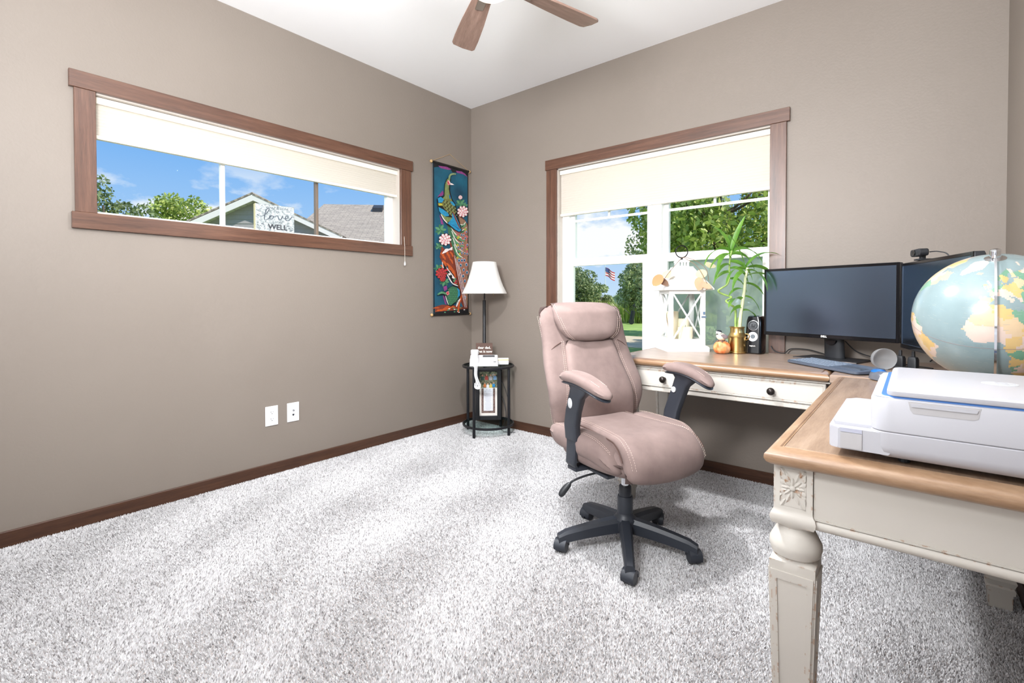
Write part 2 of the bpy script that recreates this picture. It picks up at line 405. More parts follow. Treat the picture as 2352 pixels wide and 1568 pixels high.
# ---------------- pleated cellular shades
m_shade = bpy.data.materials.new('cellular_shade_fabric'); m_shade.use_nodes = True
_n = m_shade.node_tree; _n.nodes.clear()
_d = N(_n, 'ShaderNodeBsdfDiffuse'); _tr = N(_n, 'ShaderNodeBsdfTranslucent')
_c = ramp_of(_n, noise(_n, 2, 1), [(.3, S(228, 221, 211)), (.7, S(230, 223, 213))])
_n.links.new(_c, _d.inputs[0]); _n.links.new(_c, _tr.inputs[0])
_x = N(_n, 'ShaderNodeMixShader', i_Fac=.38); _n.links.new(_d.outputs[0], _x.inputs[1]); _n.links.new(_tr.outputs[0], _x.inputs[2])
_o = N(_n, 'ShaderNodeOutputMaterial'); _n.links.new(_x.outputs[0], _o.inputs[0])
m_rail = M('shade_rail', S(240, 232, 220), .5, var=.02)
def shade(label, axis, a, b, zt, zb, d0, npl):
    """axis 'y': hangs in plane x=d0, spans y; axis 'x': in plane y=d0, spans x"""
    f = (lambda u, d, z: (d0+d, u, z)) if axis == 'y' else (lambda u, d, z: (u, d0-d, z))
    t = thing('cellular_shade', label, 'window shade', f((a+b)/2, 0, zt))
    o0 = Vector(t.location)
    L = lambda u, d, z: Vector(f(u, d, z))-o0
    def bx(name, u0, u1, e0, e1, za, zb_, mat, par):
        p, q = L(u0, e0, za), L(u1, e1, zb_); bm = BM()
        box(bm, min(p.x, q.x), max(p.x, q.x), min(p.y, q.y), max(p.y, q.y), min(p.z, q.z), max(p.z, q.z), .003); return obj(name, bm, mat, par)
    bx('headrail', a, b, -.02, .022, zt-.032, zt, m_rail, t)
    bx('bottom_rail', a, b, -.014, .014, zb, zb+.018, m_rail, t)
    bm = BM(); zs = np.linspace(zt-.032, zb+.018, 2*npl+1); fr = []; bk = []
    for i, z in enumerate(zs):
        d = .0058 if i % 2 else .004
        fr.append((L(a+.002, d, z), L(b-.002, d, z))); bk.append((L(a+.002, -d, z), L(b-.002, -d, z)))
    for S_ in (fr, bk):
        vs = [[bm.verts.new(p) for p in r] for r in S_]
        for i in range(len(vs)-1): bm.faces.new((vs[i][0], vs[i][1], vs[i+1][1], vs[i+1][0]))
    obj('pleated_fabric', bm, m_shade, t)
    return t, L
sh1, L1 = shade('cream pleated shade half lowered over the long horizontal window', 'y', -2.555, -.745, 2.046, 1.846, -.045, 10)
bm = BM(); tube(bm, [L1(-.75, .02, 2.03), L1(-.749, .045, 1.75), L1(-.75, .07, 1.47), L1(-.75, .07, 1.35)], .0012, 5); c1 = obj('cord', bm, m_rail, sh1)
bm = BM(); lathe(bm, [(.002, .012), (.006, 0), (.007, -.014), (.004, -.02)], L1(-.75, .07, 1.345), 10); obj('tassel', bm, m_white, c1, 40)
bm = BM(); lathe(bm, [(.002, .008), (.006, 0), (.002, -.008)], L1(-.749, .05, 1.66), 10); obj('cord_knob', bm, m_white, c1, 40)
sh2, L2 = shade('cream pleated shade half lowered over the twin window behind the lantern', 'x', .928, 2.380, 2.046, 1.700, .038, 17)
for u in (1.25, 1.95):
    bm = BM(); p = L2(u, .016, 1.712); box(bm, p.x-.03, p.x+.03, p.y-.004, p.y+.004, p.z-.003, p.z+.003, .001); obj('handle_tab', bm, m_rail, sh2)

# ---------------- wall plates
for nm, lab, ya, duplex in (('outlet_plate', 'white duplex power outlet plate low on the left wall', -1.748, 1), ('jack_plate', 'white cable and phone jack plate beside the power outlet', -1.615, 0)):
    t = thing(nm, lab, 'wall plate', (0, ya, .356))
    bm = BM(); box(bm, 0, .006, -.038, .038, -.0595, .0595, .0025); obj('cover', bm, m_white, t)
    if duplex:
        for dz in (.021, -.021):
            bm = BM(); extrude_poly(bm, [(.017*math.cos(a)*.95, max(-.0135, min(.0135, .017*math.sin(a)))) for a in np.linspace(0, 2*PI, 24, endpoint=False)], .006, .0075, f=lambda x, y, z: (z, x, y+dz))
            r = obj('receptacle', bm, m_white, t)
            bm = BM(); box(bm, .0074, .0078, -.0075, -.0052, dz-.001, dz+.008); box(bm, .0074, .0078, .0052, .007, dz+.0005, dz+.0075)
            lathe_pts = [(.0027*math.cos(a), .0027*math.sin(a)-.007) for a in np.linspace(0, 2*PI, 10, endpoint=False)]
            extrude_poly(bm, lathe_pts, .0074, .0078, f=lambda x, y, z: (z, x, y+dz)); obj('slots', bm, m_ink, r)
    else:
        bm = BM(); rings(bm, [[(z, r*math.cos(a), .012+r*math.sin(a)) for a in np.linspace(0, 2*PI, 12, endpoint=False)] for r, z in ((.0055, .006), (.0055, .009), (.004, .009), (.004, .016))]); obj('coax_jack', bm, m_chrome, t, 40)
        bm = BM(); box(bm, .0055, .0066, -.006, .006, -.021, -.011); box(bm, .0055, .0066, -.002, .002, -.024, -.021); obj('phone_jack', bm, m_ink, t)
    for dz in ((0,) if duplex else (.042, -.042)):
        bm = BM(); rings(bm, [[(z, r*math.cos(a), dz+r*math.sin(a)) for a in np.linspace(0, 2*PI, 10, endpoint=False)] for r, z in ((.003, .006), (.003, .0068), (.001, .007))]); obj('screw', bm, m_offw, t)

# ---------------- ceiling fan
m_blade = wood('fan_blade_veneer', S(100, 78, 68), S(130, 104, 92), S(154, 128, 116), (1.5, 16, 16), 3, .38, .05, .2)
fan = thing('ceiling_fan', 'ceiling fan with dark wood blades and a lit glass bowl', 'ceiling fan', (1.76, -1.69, 2.185))
m_nick = M('brushed_nickel', S(170, 160, 150), .3, 1, var=.05)
bm = BM(); lathe(bm, [(.062, .553), (.066, .545), (.05, .50), (.016, .49)], n=28); obj('canopy', bm, m_nick, fan, 40)
bm = BM(); lathe(bm, [(.013, .50), (.013, .24)], n=16); obj('downrod', bm, m_nick, fan, 40)
bm = BM(); lathe(bm, [(.02, .25), (.07, .235), (.1, .20), (.105, .15), (.095, .125), (.09, .11), (.08, .108)], n=36); obj('motor_housing', bm, m_nick, fan, 40)
m_bowl = emit('lit_frosted_bowl', (1, .86, .66, 1), 3.0)
bm = BM(); lathe(bm, [(.084, .112), (.085, .09), (.078, .069), (.06, .055), (.035, .047), (.002, .045)], n=36, cap0=False); obj('light_bowl', bm, m_bowl, fan, 40)
bm = BM(); lathe(bm, [(.002, .05), (.006, .044), (.005, .040), (.002, .038)], n=14); obj('finial', bm, m_nick, fan, 40)
bm = BM(); pr = []
outl = [(.14, -.038), (.30, -.050), (.44, -.056), (.515, -.056), (.532, -.047), (.538, 0), (.532, .047), (.515, .056), (.44, .056), (.30, .050), (.14, .038)]
extrude_poly(bm, outl, -.004, .004, f=lambda x, y, z: (x, y*math.cos(.21)-z*math.sin(.21), y*math.sin(.21)+z))
bl = None
for k in range(5):
    a = math.radians(75+72*k)
    if bl is None: bl = obj('blade', bm, m_blade, fan, loc=(0, 0, .115), rot=(0, 0, a))
    else: b2 = again(bl, fan, rot=(0, 0, a))
    bm = BM(); box(bm, .06, .20, -.018, .018, -.010, -.005, .002)
    if k == 0: ir = obj('blade_iron', bm, m_nick, bl)
    else: again(ir, b2); bm.free()

# unseen dark door, added in the left wall for the monitor to reflect
d1 = bpy.data.objects.new('added_door', None); COL.objects.link(d1); d1['kind'] = 'structure'
part('added_door_leaf', d1, m_baseL, .0, .03, -4.05, -3.12, 0, 2.03)
for a in ((-4.14, -4.05, 0, 2.12), (-3.12, -3.03, 0, 2.12), (-4.05, -3.12, 2.03, 2.12)): part('added_door_casing', d1, m_trimZ, 0, .02, *a)
for za, zb in ((.2, .95), (1.08, 1.88)): part('added_door_panel', d1, m_baseL, .03, .036, -3.92, -3.25, za, zb)
# ================================================================== office chair
m_suede = fabric('mauve_brown_microsuede', S(118, 100, 96), S(141, 122, 117), .06, 7)
m_thread = M('cream_thread', S(212, 190, 178), .8, var=0)
m_cplast = M('charcoal_plastic', S(44, 48, 56), .42, var=.05, bs=.25, bscale=900)
ch = thing('office_chair', 'mauve brown suede swivel office chair with padded arms and black five star base', 'chair', (2.07, -1.175, 0), math.radians(-23))
# local frame: +x forward, +y the chair's left (viewer's right), z up
def dashes(bm, pts, nrm=None, dash=.006, gap=.0035, r=.00065):
    P = smoothpts(pts, 14); L = 0; acc = []; cur = [P[0]]
    on = True; left = dash
    for a, b in zip(P[:-1], P[1:]):
        d = (b-a).length; pos = 0
        while d-pos > left:
            pos += left; q = a+(b-a)*(pos/d)
            if on:
                cur.append(q); acc.append(cur)
            cur = [q]; on = not on; left = dash if on else gap
        left -= d-pos
    for s in acc:
        a, b = s[0], s[-1]
        if (b-a).length > 1e-4: tube(bm, [a, b], r, 4)
# ---- base
bm = BM(); lathe(bm, [(.045, .075), (.05, .085), (.05, .125), (.036, .14), (.034, .15)], n=24); hub = obj('base_hub', bm, m_cplast, ch, 40)
bm = BM(); rs = []
for t in np.linspace(0, 1, 9):
    x = .03+.268*t; zt = .132-.030*t-.018*t*t; hw = .026-.008*t; hh = .030-.008*t
    if t == 1: zt -= .008; hh -= .006
    rs.append([(x, yy*hw, zt-hh+zz*hh) for yy, zz in ((-1, -1), (1, -1), (1, .45), (.62, 1), (-.62, 1), (-1, .45))])
rings(bm, rs); bmesh.ops.bevel(bm, geom=[e for e in bm.edges if e.is_boundary], offset=.001)
angs = [a+23 for a in (-131, -60, 10.5, 84, 155.5)]
bm_c = BM(); rings(bm_c, [[(r*math.cos(a), y, r*math.sin(a)) for a in np.linspace(0, 2*PI, 24, endpoint=False)] for r, y in ((.012, -.024), (.021, -.024), (.025, -.020), (.025, -.004), (.018, -.004))])
rings(bm_c, [[(r*math.cos(a), y, r*math.sin(a)) for a in np.linspace(0, 2*PI, 24, endpoint=False)] for r, y in ((.018, .004), (.025, .004), (.025, .020), (.021, .024), (.012, .024))])
bm_h = BM()
rings(bm_h, [[(.028*math.cos(a), y, .028*math.sin(a)+.002) for a in np.linspace(-.5, PI+.2, 18)]+[(.017*math.cos(a), y, .017*math.sin(a)+.002) for a in np.linspace(PI+.2, -.5, 18)] for y in (-.0255, .0255)])
lathe(bm_h, [(.007, .02), (.007, .042)], (0, 0, 0), 12)
leg = None
for k, a in enumerate(angs):
    ar = math.radians(a)
    if leg is None:
        leg = obj('base_leg', bm, m_cplast, ch, 30, rot=(0, 0, ar)); whl = obj('caster', bm_c, m_cplast, leg, 40, loc=(.283, 0, .027), rot=(0, 0, .9)); hd = obj('caster_hood', bm_h, m_cplast, whl, 40)
        hd.parent = leg; hd.location = (.283, 0, .027); hd.rotation_euler = (0, 0, .9)
    else:
        l2 = again(leg, ch, rot=(0, 0, ar)); rz = random.uniform(-1.4, 1.4)
        again(whl, l2, rot=(0, 0, rz)); again(hd, l2, rot=(0, 0, rz))
bm = BM(); lathe(bm, [(.033, .125), (.033, .215), (.031, .222), (.027, .222), (.026, .262), (.024, .265)], n=24); obj('gas_lift_cover', bm, m_cplast, ch, 35)
bm = BM(); lathe(bm, [(.016, .26), (.016, .34)], n=20); obj('gas_lift', bm, m_chrome, ch, 40)
bm = BM(); box(bm, -.10, .10, -.07, .07, .335, .372, .008); box(bm, -.13, .13, -.20, -.16, .365, .38, .004); box(bm, -.13, .13, .16, .20, .365, .38, .004); obj('seat_mechanism', bm, m_cplast, ch, 40)
bm = BM(); tube(bm, smoothpts([(.02, -.05, .352), (.02, -.20, .352), (.005, -.27, .335), (-.005, -.285, .318)]), .0045, 8); lv = obj('height_lever', bm, m_black, ch, 40)
bm = BM(); tube(bm, smoothpts([(-.004, -.283, .322), (-.012, -.305, .297), (-.018, -.322, .272)], 4), .01, 10, taper=[.007, .010, .012, .013, .0135, .0135, .013, .011, .007]); obj('paddle', bm, m_black, lv, 40)
# ---- seat
def arcwarp(u, x0, R, z0):
    """walk u metres forward along the top, then around the waterfall front; returns x, z, nx, nz"""
    if u <= x0: return u, z0, 0, 1
    a = (u-x0)/R
    return x0+R*math.sin(a), z0-R*(1-math.cos(a)), math.sin(a), math.cos(a)
bm = BM()
def wseat(x, y, z):
    f = max(0, (x-.12)/.15)
    return (x+.022-.012*(y/.25)**2*(x > 0), y, .445+.010*(y/.25)**2-.022*f*f+z)
cushion(bm, .250, .266, .042, .066, .62, 9, 40, 40, wseat)
seat = obj('seat_cushion', bm, m_suede, ch, 70)
# centre panel, running over the front edge
def halfw(u): return .158+.050*min(1, max(0, (u+.12)/.36))**1.5
def oncen(u, v, h):
    x, z, nx, nz = arcwarp(u, .155, .098, .500+.008*v*v); return (x+.008*max(0, u-.1)-.02*v*v*max(0, min(1, u/.25))+h*nx, v*halfw(u), z+h*nz)
bm = BM()
def wcen(x, y, z): return oncen(x+.055, y/.17, z)
cushion(bm, .29, .17, .036, .05, .14, 9, 44, 30, wcen, p=10); cen = obj('seat_panel', bm, m_suede, ch, 70)
def onbol(u, y, h, sy):
    x, z, nx, nz = arcwarp(u, .06, .19, .490); return (x+h*nx*.4, sy*(.222-.020*max(0, u/.22)**2)+y, z+h*nz)
for sy in (-1, 1):
    bm = BM()
    cushion(bm, .23, .056, .040, .055, .70, 4.5, 30, 16, lambda x, y, z: onbol(x+.005, y, z, sy)); bo = obj('seat_bolster', bm, m_suede, ch, 70)
    hb_ = lambda u, o_: .04*math.sqrt(max(0, 1-max(abs(u)/.235, abs(o_)/.056)**4.5))+.0012
    for off in (.020, .030):
        bm = BM(); dashes(bm, [onbol(u, sy*off*k, hb_(u, off*k), sy) for u, k in ((-.18, .8), (-.13, .95), (-.08, 1), (-.03, 1), (.02, 1), (.07, 1), (.11, .95), (.15, .8), (.18, .6))]); obj('stitching', bm, m_thread, bo)
    for off in (.91, .85):
        bm = BM(); dashes(bm, [oncen(u, sy*off, .0328 if off < .9 else .0286) for u in (-.17, -.05, .05, .13, .18, .22, .26, .29)], r=.00065); obj('stitching', bm, m_thread, cen)
m_seam_shade = M('seam_shadow_fabric', S(92, 70, 64), .9)  # dark strips with the shade of the cushion creases put into their colour
for sy in (-1, 1):
    bm = BM(); tube(bm, smoothpts([oncen(u, sy*1.02, .012) for u in (-.2, -.1, 0, .08, .14, .18, .22, .26)]), .0026, 6); obj('seam_shade', bm, m_seam_shade, cen, 50)
# ---- backrest
BL = .015
def bw(z):  # half width
    return float(np.interp(z, [.42, .46, .52, .60, .68, .76, .84, .90, .96, 1.01, 1.04], [.20, .230, .250, .266, .268, .258, .246, .245, .253, .255, .235]))
def bx(z):  # front line of the back: reclined with a lumbar belly
    return -.205+.048*math.exp(-((z-.64)/.13)**2)-.20*(z-.43)-.08*max(0, z-.86)
bm = BM()
def wback(x, y, z):  # x -> height, y -> lateral, z -> forward
    zz = .735+x; lat = y/.28*bw(zz)/1.0
    return (bx(zz)-.035+z+.022*(lat/.26)**2, lat+BL, zz)
cushion(bm, .312, .28, .045, .062, .22, 5, 44, 36, wback, p=8); back = obj('backrest', bm, m_suede, ch, 70)
bm = BM()
def wpan(x, y, z):
    zz = .655+x; w = float(np.interp(zz, [.43, .5, .6, .7, .8, .88], [.165, .19, .185, .168, .15, .145])); lat = y/.17*w
    return (bx(zz)+.012+z+.012*(lat/.2)**2, lat+BL, zz)
cushion(bm, .225, .17, .026, .05, .12, 8, 36, 26, wpan, p=10, detail=lambda s, t: .003*math.sin(9*t+2*math.sin(3*s))*max(0, s-.7)/.3); pan = obj('backrest_panel', bm, m_suede, ch, 70)
for sy in (-1, 1):
    for nm, par, ds in (('stitching', back, .020), ('stitching', back, .030)):
        bm = BM(); pts = []
        for zz in (.50, .58, .66, .74, .82, .88):
            w = float(np.interp(zz, [.43, .5, .6, .7, .8, .88], [.165, .19, .185, .168, .15, .145]))+ds-.012
            pts.append((bx(zz)+.0145+.02*((w)/.26)**2-.0035, BL+sy*w, zz))
        dashes(bm, pts); obj(nm, bm, m_thread, par)
    for off in (.006, -.008):
        bm = BM(); dashes(bm, [(bx(z)-.020+off*1.2, BL+sy*(bw(z)*.972-abs(off)*.25), z) for z in (.46, .54, .62, .70, .78, .86, .93, .99)]); obj('stitching', bm, m_thread, back)
    # dark diagonal line of crease shade from the wing to the headrest
    bm = BM(); tube(bm, smoothpts([(bx(.86)+.014, BL+sy*.165, .868), (bx(.845)+.013, BL+sy*.20, .850), (bx(.825)+.002, BL+sy*.235, .822)]), .0022, 6); obj('seam_shade', bm, m_seam_shade, back, 40)
# headrest pillow rolling over the top
bm = BM()
def whead(x, y, z):
    t = (x+.105)/.21             # 0 bottom .. 1 top
    w = float(np.interp(t, [0, .12, .3, .55, .8, 1], [.10, .145, .172, .188, .192, .178])); lat = y/.19*w
    zz = .868+.19*t; fwd = bx(zz)+.028+z
    roll = max(0, t-.72)/.28
    return (fwd-.058*roll*roll, lat+BL, zz+.0*z-.004*roll)
cushion(bm, .105, .19, .044, .05, .25, 3.2, 30, 34, whead, p=7); hr = obj('headrest', bm, m_suede, ch, 70)
for sy in (-1, 1):
    for off in (0, .011):
        bm = BM(); dashes(bm, [(bx(.868+.19*t)+f, BL+sy*(w-off), .868+.19*t) for t, w, f in ((.06, .116, .048), (.2, .150, .055), (.4, .168, .055), (.6, .179, .052), (.8, .183, .038), (.93, .180, .012))]); obj('stitching', bm, m_thread, hr)
# ---- arms
m_grey = M('grey_button', S(186, 188, 190), .35, var=.02)
for sy in (-1, 1):
    bm = BM()
    prof = [(-.035, .028), (.02, .031), (.07, .030), (.12, .028)]
    # post: leans back as it rises, flat bar section
    def bar(pts, hw, hd):
        rs = []
        for (x, y, z), w, d in zip(pts, hw, hd):
            rs.append([(x+a*w, y+b*d, z) for a, b in rrect(1, 1, .45, 3)])
        return rs
    rings(bm, bar([(-.005, sy*.268, .50), (.0, sy*.276, .56), (.02, sy*.282, .62), (.045, sy*.284, .68), (.075, sy*.284, .715), (.10, sy*.283, .735)], [.038, .039, .039, .041, .056, .095], [.017, .018, .018, .018, .022, .028]))
    arm = obj('armrest', bm, m_cplast, ch, 35)
    bm = BM(); rings(bm, bar([(-.012, sy*.262, .385), (-.012, sy*.272, .40), (-.008, sy*.272, .44), (-.002, sy*.270, .56)], [.03, .031, .031, .031], [.008, .009, .009, .009])); box(bm, -.04, .02, min(sy*.15, sy*.272), max(sy*.15, sy*.272), .372, .386, .003); obj('arm_bracket', bm, m_cplast, arm, 35)
    bm = BM(); rings(bm, [[(.022+r*.75*math.cos(a), sy*(.300+d), .655+r*math.sin(a)) for a in np.linspace(0, 2*PI, 16, endpoint=False)] for r, d in ((.021, -.004), (.021, .002), (.017, .004), (.004, .0045))]); obj('arm_button', bm, m_grey, arm, 40, label='grey oval button')
    if True:
        bm = BM(); rings(bm, [[(.018+r*math.cos(a), sy*(.2655+d), .66+r*math.sin(a)) for a in np.linspace(0, 2*PI, 16, endpoint=False)] for r, d in ((.013, .001), (.013, -.004), (.008, -.005), (.004, -.003))]); obj('arm_screw', bm, m_grey, arm, 40)
    bm = BM()
    def wpad(x, y, z):
        t = x/.15
        return (.088+x, sy*(.283-.018*t*t*(t > 0))+y*(1-.15*t), .757-.030*t*t-.022*t+z)
    cushion(bm, .145, .042, .022, .024, .7, 4, 32, 16, wpad); pd = obj('arm_pad', bm, m_suede, arm, 70)
    for off in (.020, -.020):
        bm = BM(); dashes(bm, [(.088+x, sy*(.283-.018*(x/.15)**2*(x > 0))+sy*off*(1-.15*x/.15), .757-.030*(x/.15)**2-.022*x/.15+.0205) for x in (-.11, -.06, 0, .06, .11)]); obj('stitching', bm, m_thread, pd)
    bm = BM()
    def wpl(x, y, z):
        t = x/.15
        return (.088+x, sy*(.283-.018*t*t*(t > 0))+y, .734-.030*t*t-.022*t+z)
    cushion(bm, .135, .035, .006, .010, .6, 4, 24, 10, wpl); obj('pad_plate', bm, m_cplast, arm, 60)
# ================================================================== L-shaped desk: window section, corner section, side wing
m_top = wood('oak_top_grey_brown', S(124, 104, 90), S(158, 136, 120), S(180, 158, 142), (1.4, 18, 18), 2.6, .34, .12, .25)
m_topw = wood('oak_top_warm', S(136, 110, 88), S(162, 136, 113), S(180, 155, 133), (18, 1.6, 18), 2.6, .34, .12, .25)
m_nose = wood('oak_edge', S(118, 88, 62), S(146, 113, 84), S(168, 136, 106), (1.4, 18, 18), 2.6, .34, .08, .25)
m_nosew = wood('oak_edge_warm', S(128, 98, 72), S(156, 124, 96), S(176, 146, 118), (3, 3, 18), 2.6, .34, .08, .25)
m_cream = distressed('distressed_cream_paint', S(200, 195, 187), S(160, 122, 92))
m_iron = M('dark_iron_knob', S(52, 46, 44), .35, .7, var=.1)
ZT = .762
NOSE = [(.030, ZT-.038), (.012, ZT-.036), (.004, ZT-.030), (0, ZT-.022), (.001, ZT-.014), (.006, ZT-.008), (.014, ZT-.004), (.022, ZT-.001), (.026, ZT), (.029, ZT-.002), (.032, ZT)]
def ztop(par, x0, x1, y0, y1, mn, mp):
    bm = BM(); rectloft(bm, x0, x1, y0, y1, [(.04, ZT-.038)]+NOSE+[(.033, ZT-.006)]); obj('edge_molding', bm, mn, par, 35)
    bm = BM(); rectloft(bm, x0+.0325, x1-.0325, y0+.0325, y1-.0325, [(0, ZT-.02), (0, ZT-.0012), (.0012, ZT)]); obj('desktop', bm, mp, par)
def sq(c, z, h, rnd, n=8):
    """square-to-round ring, rnd 0 square .. 1 circle"""
    pts = []
    for i in range(4*n):
        a = 2*PI*i/(4*n)+PI/4*0; c_, s_ = math.cos(a), math.sin(a)
        m = max(abs(c_), abs(s_)); k = (1-rnd)/m+rnd
        pts.append((c[0]+h*c_*k, c[1]+h*s_*k, z))
    return pts
def deskleg(par, cx, cy):
    prof = [(-.004, .030, 0), (.055, .031, 0), (.056, .036, .0), (.072, .037, 0), (.078, .033, 0), (.084, .035, 0), (.098, .040, 0), (.105, .037, 0), (.112, .030, 0), (.30, .035, 0), (.505, .042, 0), (.520, .042, .0), (.524, .040, .6), (.527, .040, 1),
            (.532, .046, 1), (.545, .0495, 1), (.556, .049, 1), (.568, .043, 1), (.578, .038, 1), (.584, .034, 1), (.590, .0335, 1), (.594, .036, .6), (.597, .038, 0), (.604, .041, 0), (.612, .0425, 0), (.620, .040, 0), (.624, .0365, 0), (.630, .0355, 0), (.724, .0355, 0)]
    bm = BM(); rings(bm, [sq((0, 0), z, h, r) for z, h, r in prof]); lg = obj('leg', bm, m_cream, par, 32, loc=(cx, cy, 0))
    for k in range(4):      # recessed-look raised borders on each tapering face
        bm = BM()
        def F(u, z, d): w = np.interp(z, [.112, .30, .505], [.030, .035, .042]); return (w+d, u*w, z)
        def bar(u0, u1, za, zb):
            vs = [[bm.verts.new(F(u, z, d)) for u, z in ((u0, za), (u1, za), (u1, zb), (u0, zb))] for d in (-.001, .0028)]
            bm.faces.new(vs[1])
            for i in range(4): bm.faces.new((vs[0][i], vs[0][(i+1) % 4], vs[1][(i+1) % 4], vs[1][i]))
        bar(-.93, -.66, .125, .50); bar(.66, .93, .125, .50); bar(-.66, .66, .483, .50); bar(-.66, .66, .125, .142)
        obj('panel_border', bm, m_cream, lg, rot=(0, 0, k*PI/2))
    return lg
def rosette(lg, rz):
    bm = BM(); d0 = .0355
    box(bm, d0-.001, d0+.0008, -.0235, .0235, .637, .716)
    def petal(a, r0, r1, w, h, tall=1.0):
        pts = []; n = 7
        for i in range(n+1):
            t = i/n; r = r0+(r1-r0)*t; ww = w*math.sin(PI*(.08+.86*t)); pts.append((r, ww))
        ca, sa = math.cos(a), math.sin(a)
        L = []; R = []; T = []
        for r, ww in pts:
            for arr, o, d in ((L, -ww, .0008), (R, ww, .0008), (T, 0, h)):
                y = r*ca-o*sa; z = (r*sa+o*ca)*tall
                y = max(-.0235, min(.0235, y)); z = max(-.039, min(.039, z)); arr.append(bm.verts.new((d0+d, y, .6765+z)))
        for i in range(n):
            bm.faces.new((L[i], T[i], T[i+1], L[i+1])); bm.faces.new((T[i], R[i], R[i+1], T[i+1]))
    for k in range(8): petal(k*PI/4+PI/8*0, .005, .021, .0042, .0035)
    for k in range(8): petal(k*PI/4+PI/8, .012, .031, .0042, .0028, 1.12)
    for k in range(4):
        for da in (-.22, .22): petal(PI/4+k*PI/2+da*.9+(.25 if k % 2 == 0 else -.25)*0, .024, .044, .004, .0030, 1.25)
    rings(bm, [[(d0+h, r*math.cos(a), .6765+r*math.sin(a)) for a in np.linspace(0, 2*PI, 14, endpoint=False)] for r, h in ((.006, .0008), (.006, .0030), (.004, .0048), (.001, .0054))])
    obj('carved_rosette', bm, m_cream, lg, 50, rot=(0, 0, rz))
# ---- side wing
wg = thing('desk_wing', 'near side wing of the L desk with warm brown top and carved cream leg', 'desk', (2.785, -1.985, 0))
wx0, wx1, wy0, wy1 = 0, .548, 0, 1.22
ztop(wg, wx0, wx1, wy0, wy1, m_nosew, m_topw)
def apron(par, x0, x1, y0, y1, z0=.597, nm='apron'):
    """thin board with a rounded bead at its foot; long axis found from the size"""
    bm = BM(); box(bm, x0, x1, y0, y1, z0+.022, .724)
    o = obj(nm, bm, m_cream, par)
    bm = BM()
    if x1-x0 > y1-y0:
        yc = (y0+y1)/2; rings(bm, [[(x, yc+.014*math.cos(a), z0+.0115+.0115*math.sin(a)) for a in np.linspace(0, 2*PI, 16, endpoint=False)] for x in (x0, x1)]); box(bm, x0, x1, y0-.0022, y1+.0022, z0+.022, z0+.026)
    else:
        xc = (x0+x1)/2; rings(bm, [[(xc+.014*math.cos(a), y, z0+.0115+.0115*math.sin(a)) for a in np.linspace(0, 2*PI, 16, endpoint=False)] for y in (y0, y1)]); box(bm, x0-.0022, x1+.0022, y0, y1, z0+.022, z0+.026)
    obj('bead', bm, m_cream, o, 40); return o
lg = deskleg(wg, .0485, .0705); rosette(lg, -PI/2); rosette(lg, PI)
deskleg(wg, wx1-.0485, .0705)
apron(wg, .085, wx1-.085, .040, .058); apron(wg, .016, .034, .107, wy1-.03); apron(wg, wx1-.034, wx1-.016, .107, wy1-.1); apron(wg, .03, wx1-.085, wy1-.04, wy1-.022)
# ---- corner section
cn = thing('desk_corner', 'corner section of the L desk carrying the two monitors', 'desk', (2.764, -.762, 0))
bm = BM(); rectloft(bm, 0, .555, 0, .735, [(.004, ZT-.036), (0, ZT-.03), (0, ZT-.004), (.004, ZT)]); obj('desktop', bm, m_top, cn)
deskleg(cn, .50, .68); deskleg(cn, .50, .052); apron(cn, .02, .45, .69, .71); apron(cn, .50, .52, .1, .63)
# ---- window section with a drawer
wd = thing('desk_window_section', 'cream drawer section of the L desk under the twin window', 'desk', (1.747, -.742, 0))
bw_, bd_ = 1.014, .722
ztop(wd, 0, bw_, 0, bd_, m_nose, m_top)
deskleg(wd, .100, .0485); deskleg(wd, .0485, bd_-.05); deskleg(wd, bw_-.0485, bd_-.05)
apron(wd, .016, .034, .085, bd_-.09); apron(wd, .085, bw_-.03, bd_-.04, bd_-.022); apron(wd, bw_-.034, bw_-.016, .05, bd_-.09)
bm = BM(); box(bm, .02, bw_, .030, .046, .597, .618, .003); box(bm, .02, bw_, .026, .046, .716, .7245, .002); box(bm, .02, .14, .040, .046, .618, .716); obj('drawer_rail', bm, m_cream, wd)
bm = BM(); rectloft(bm, 0, bw_-.115, 0, .094, [(0, 0), (0, .012), (.004, .015), (.008, .015), (.010, .0125), (.011, .0145)])
for v in bm.verts: v.co = Vector((.10+v.co.x, .040-v.co.z, .620+v.co.y))
dr = obj('drawer_front', bm, m_cream, wd)
for xk in (.309, .798):
    bm = BM(); rings(bm, [[(xk+r*math.cos(a), y, .664+r*math.sin(a)) for a in np.linspace(0, 2*PI, 20, endpoint=False)] for r, y in ((.010, .026), (.009, .022), (.006, .019), (.006, .012), (.012, .008), (.0165, .002), (.0165, -.003), (.012, -.009), (.004, -.012))]); obj('knob', bm, m_iron, dr, 40, label='dark round metal knob')
# ---- waste bin under the wing
bm = BM(); lathe(bm, [(.10, 0.002), (.105, .006), (.125, .27), (.13, .275), (.13, .285), (.122, .285), (.118, .25), (.098, .012)], n=28); tag(obj('waste_bin', bm, m_black, None, 40, loc=(3.195, -.28, 0)), 'black tapered waste bin on the carpet under the desk corner', 'bin')
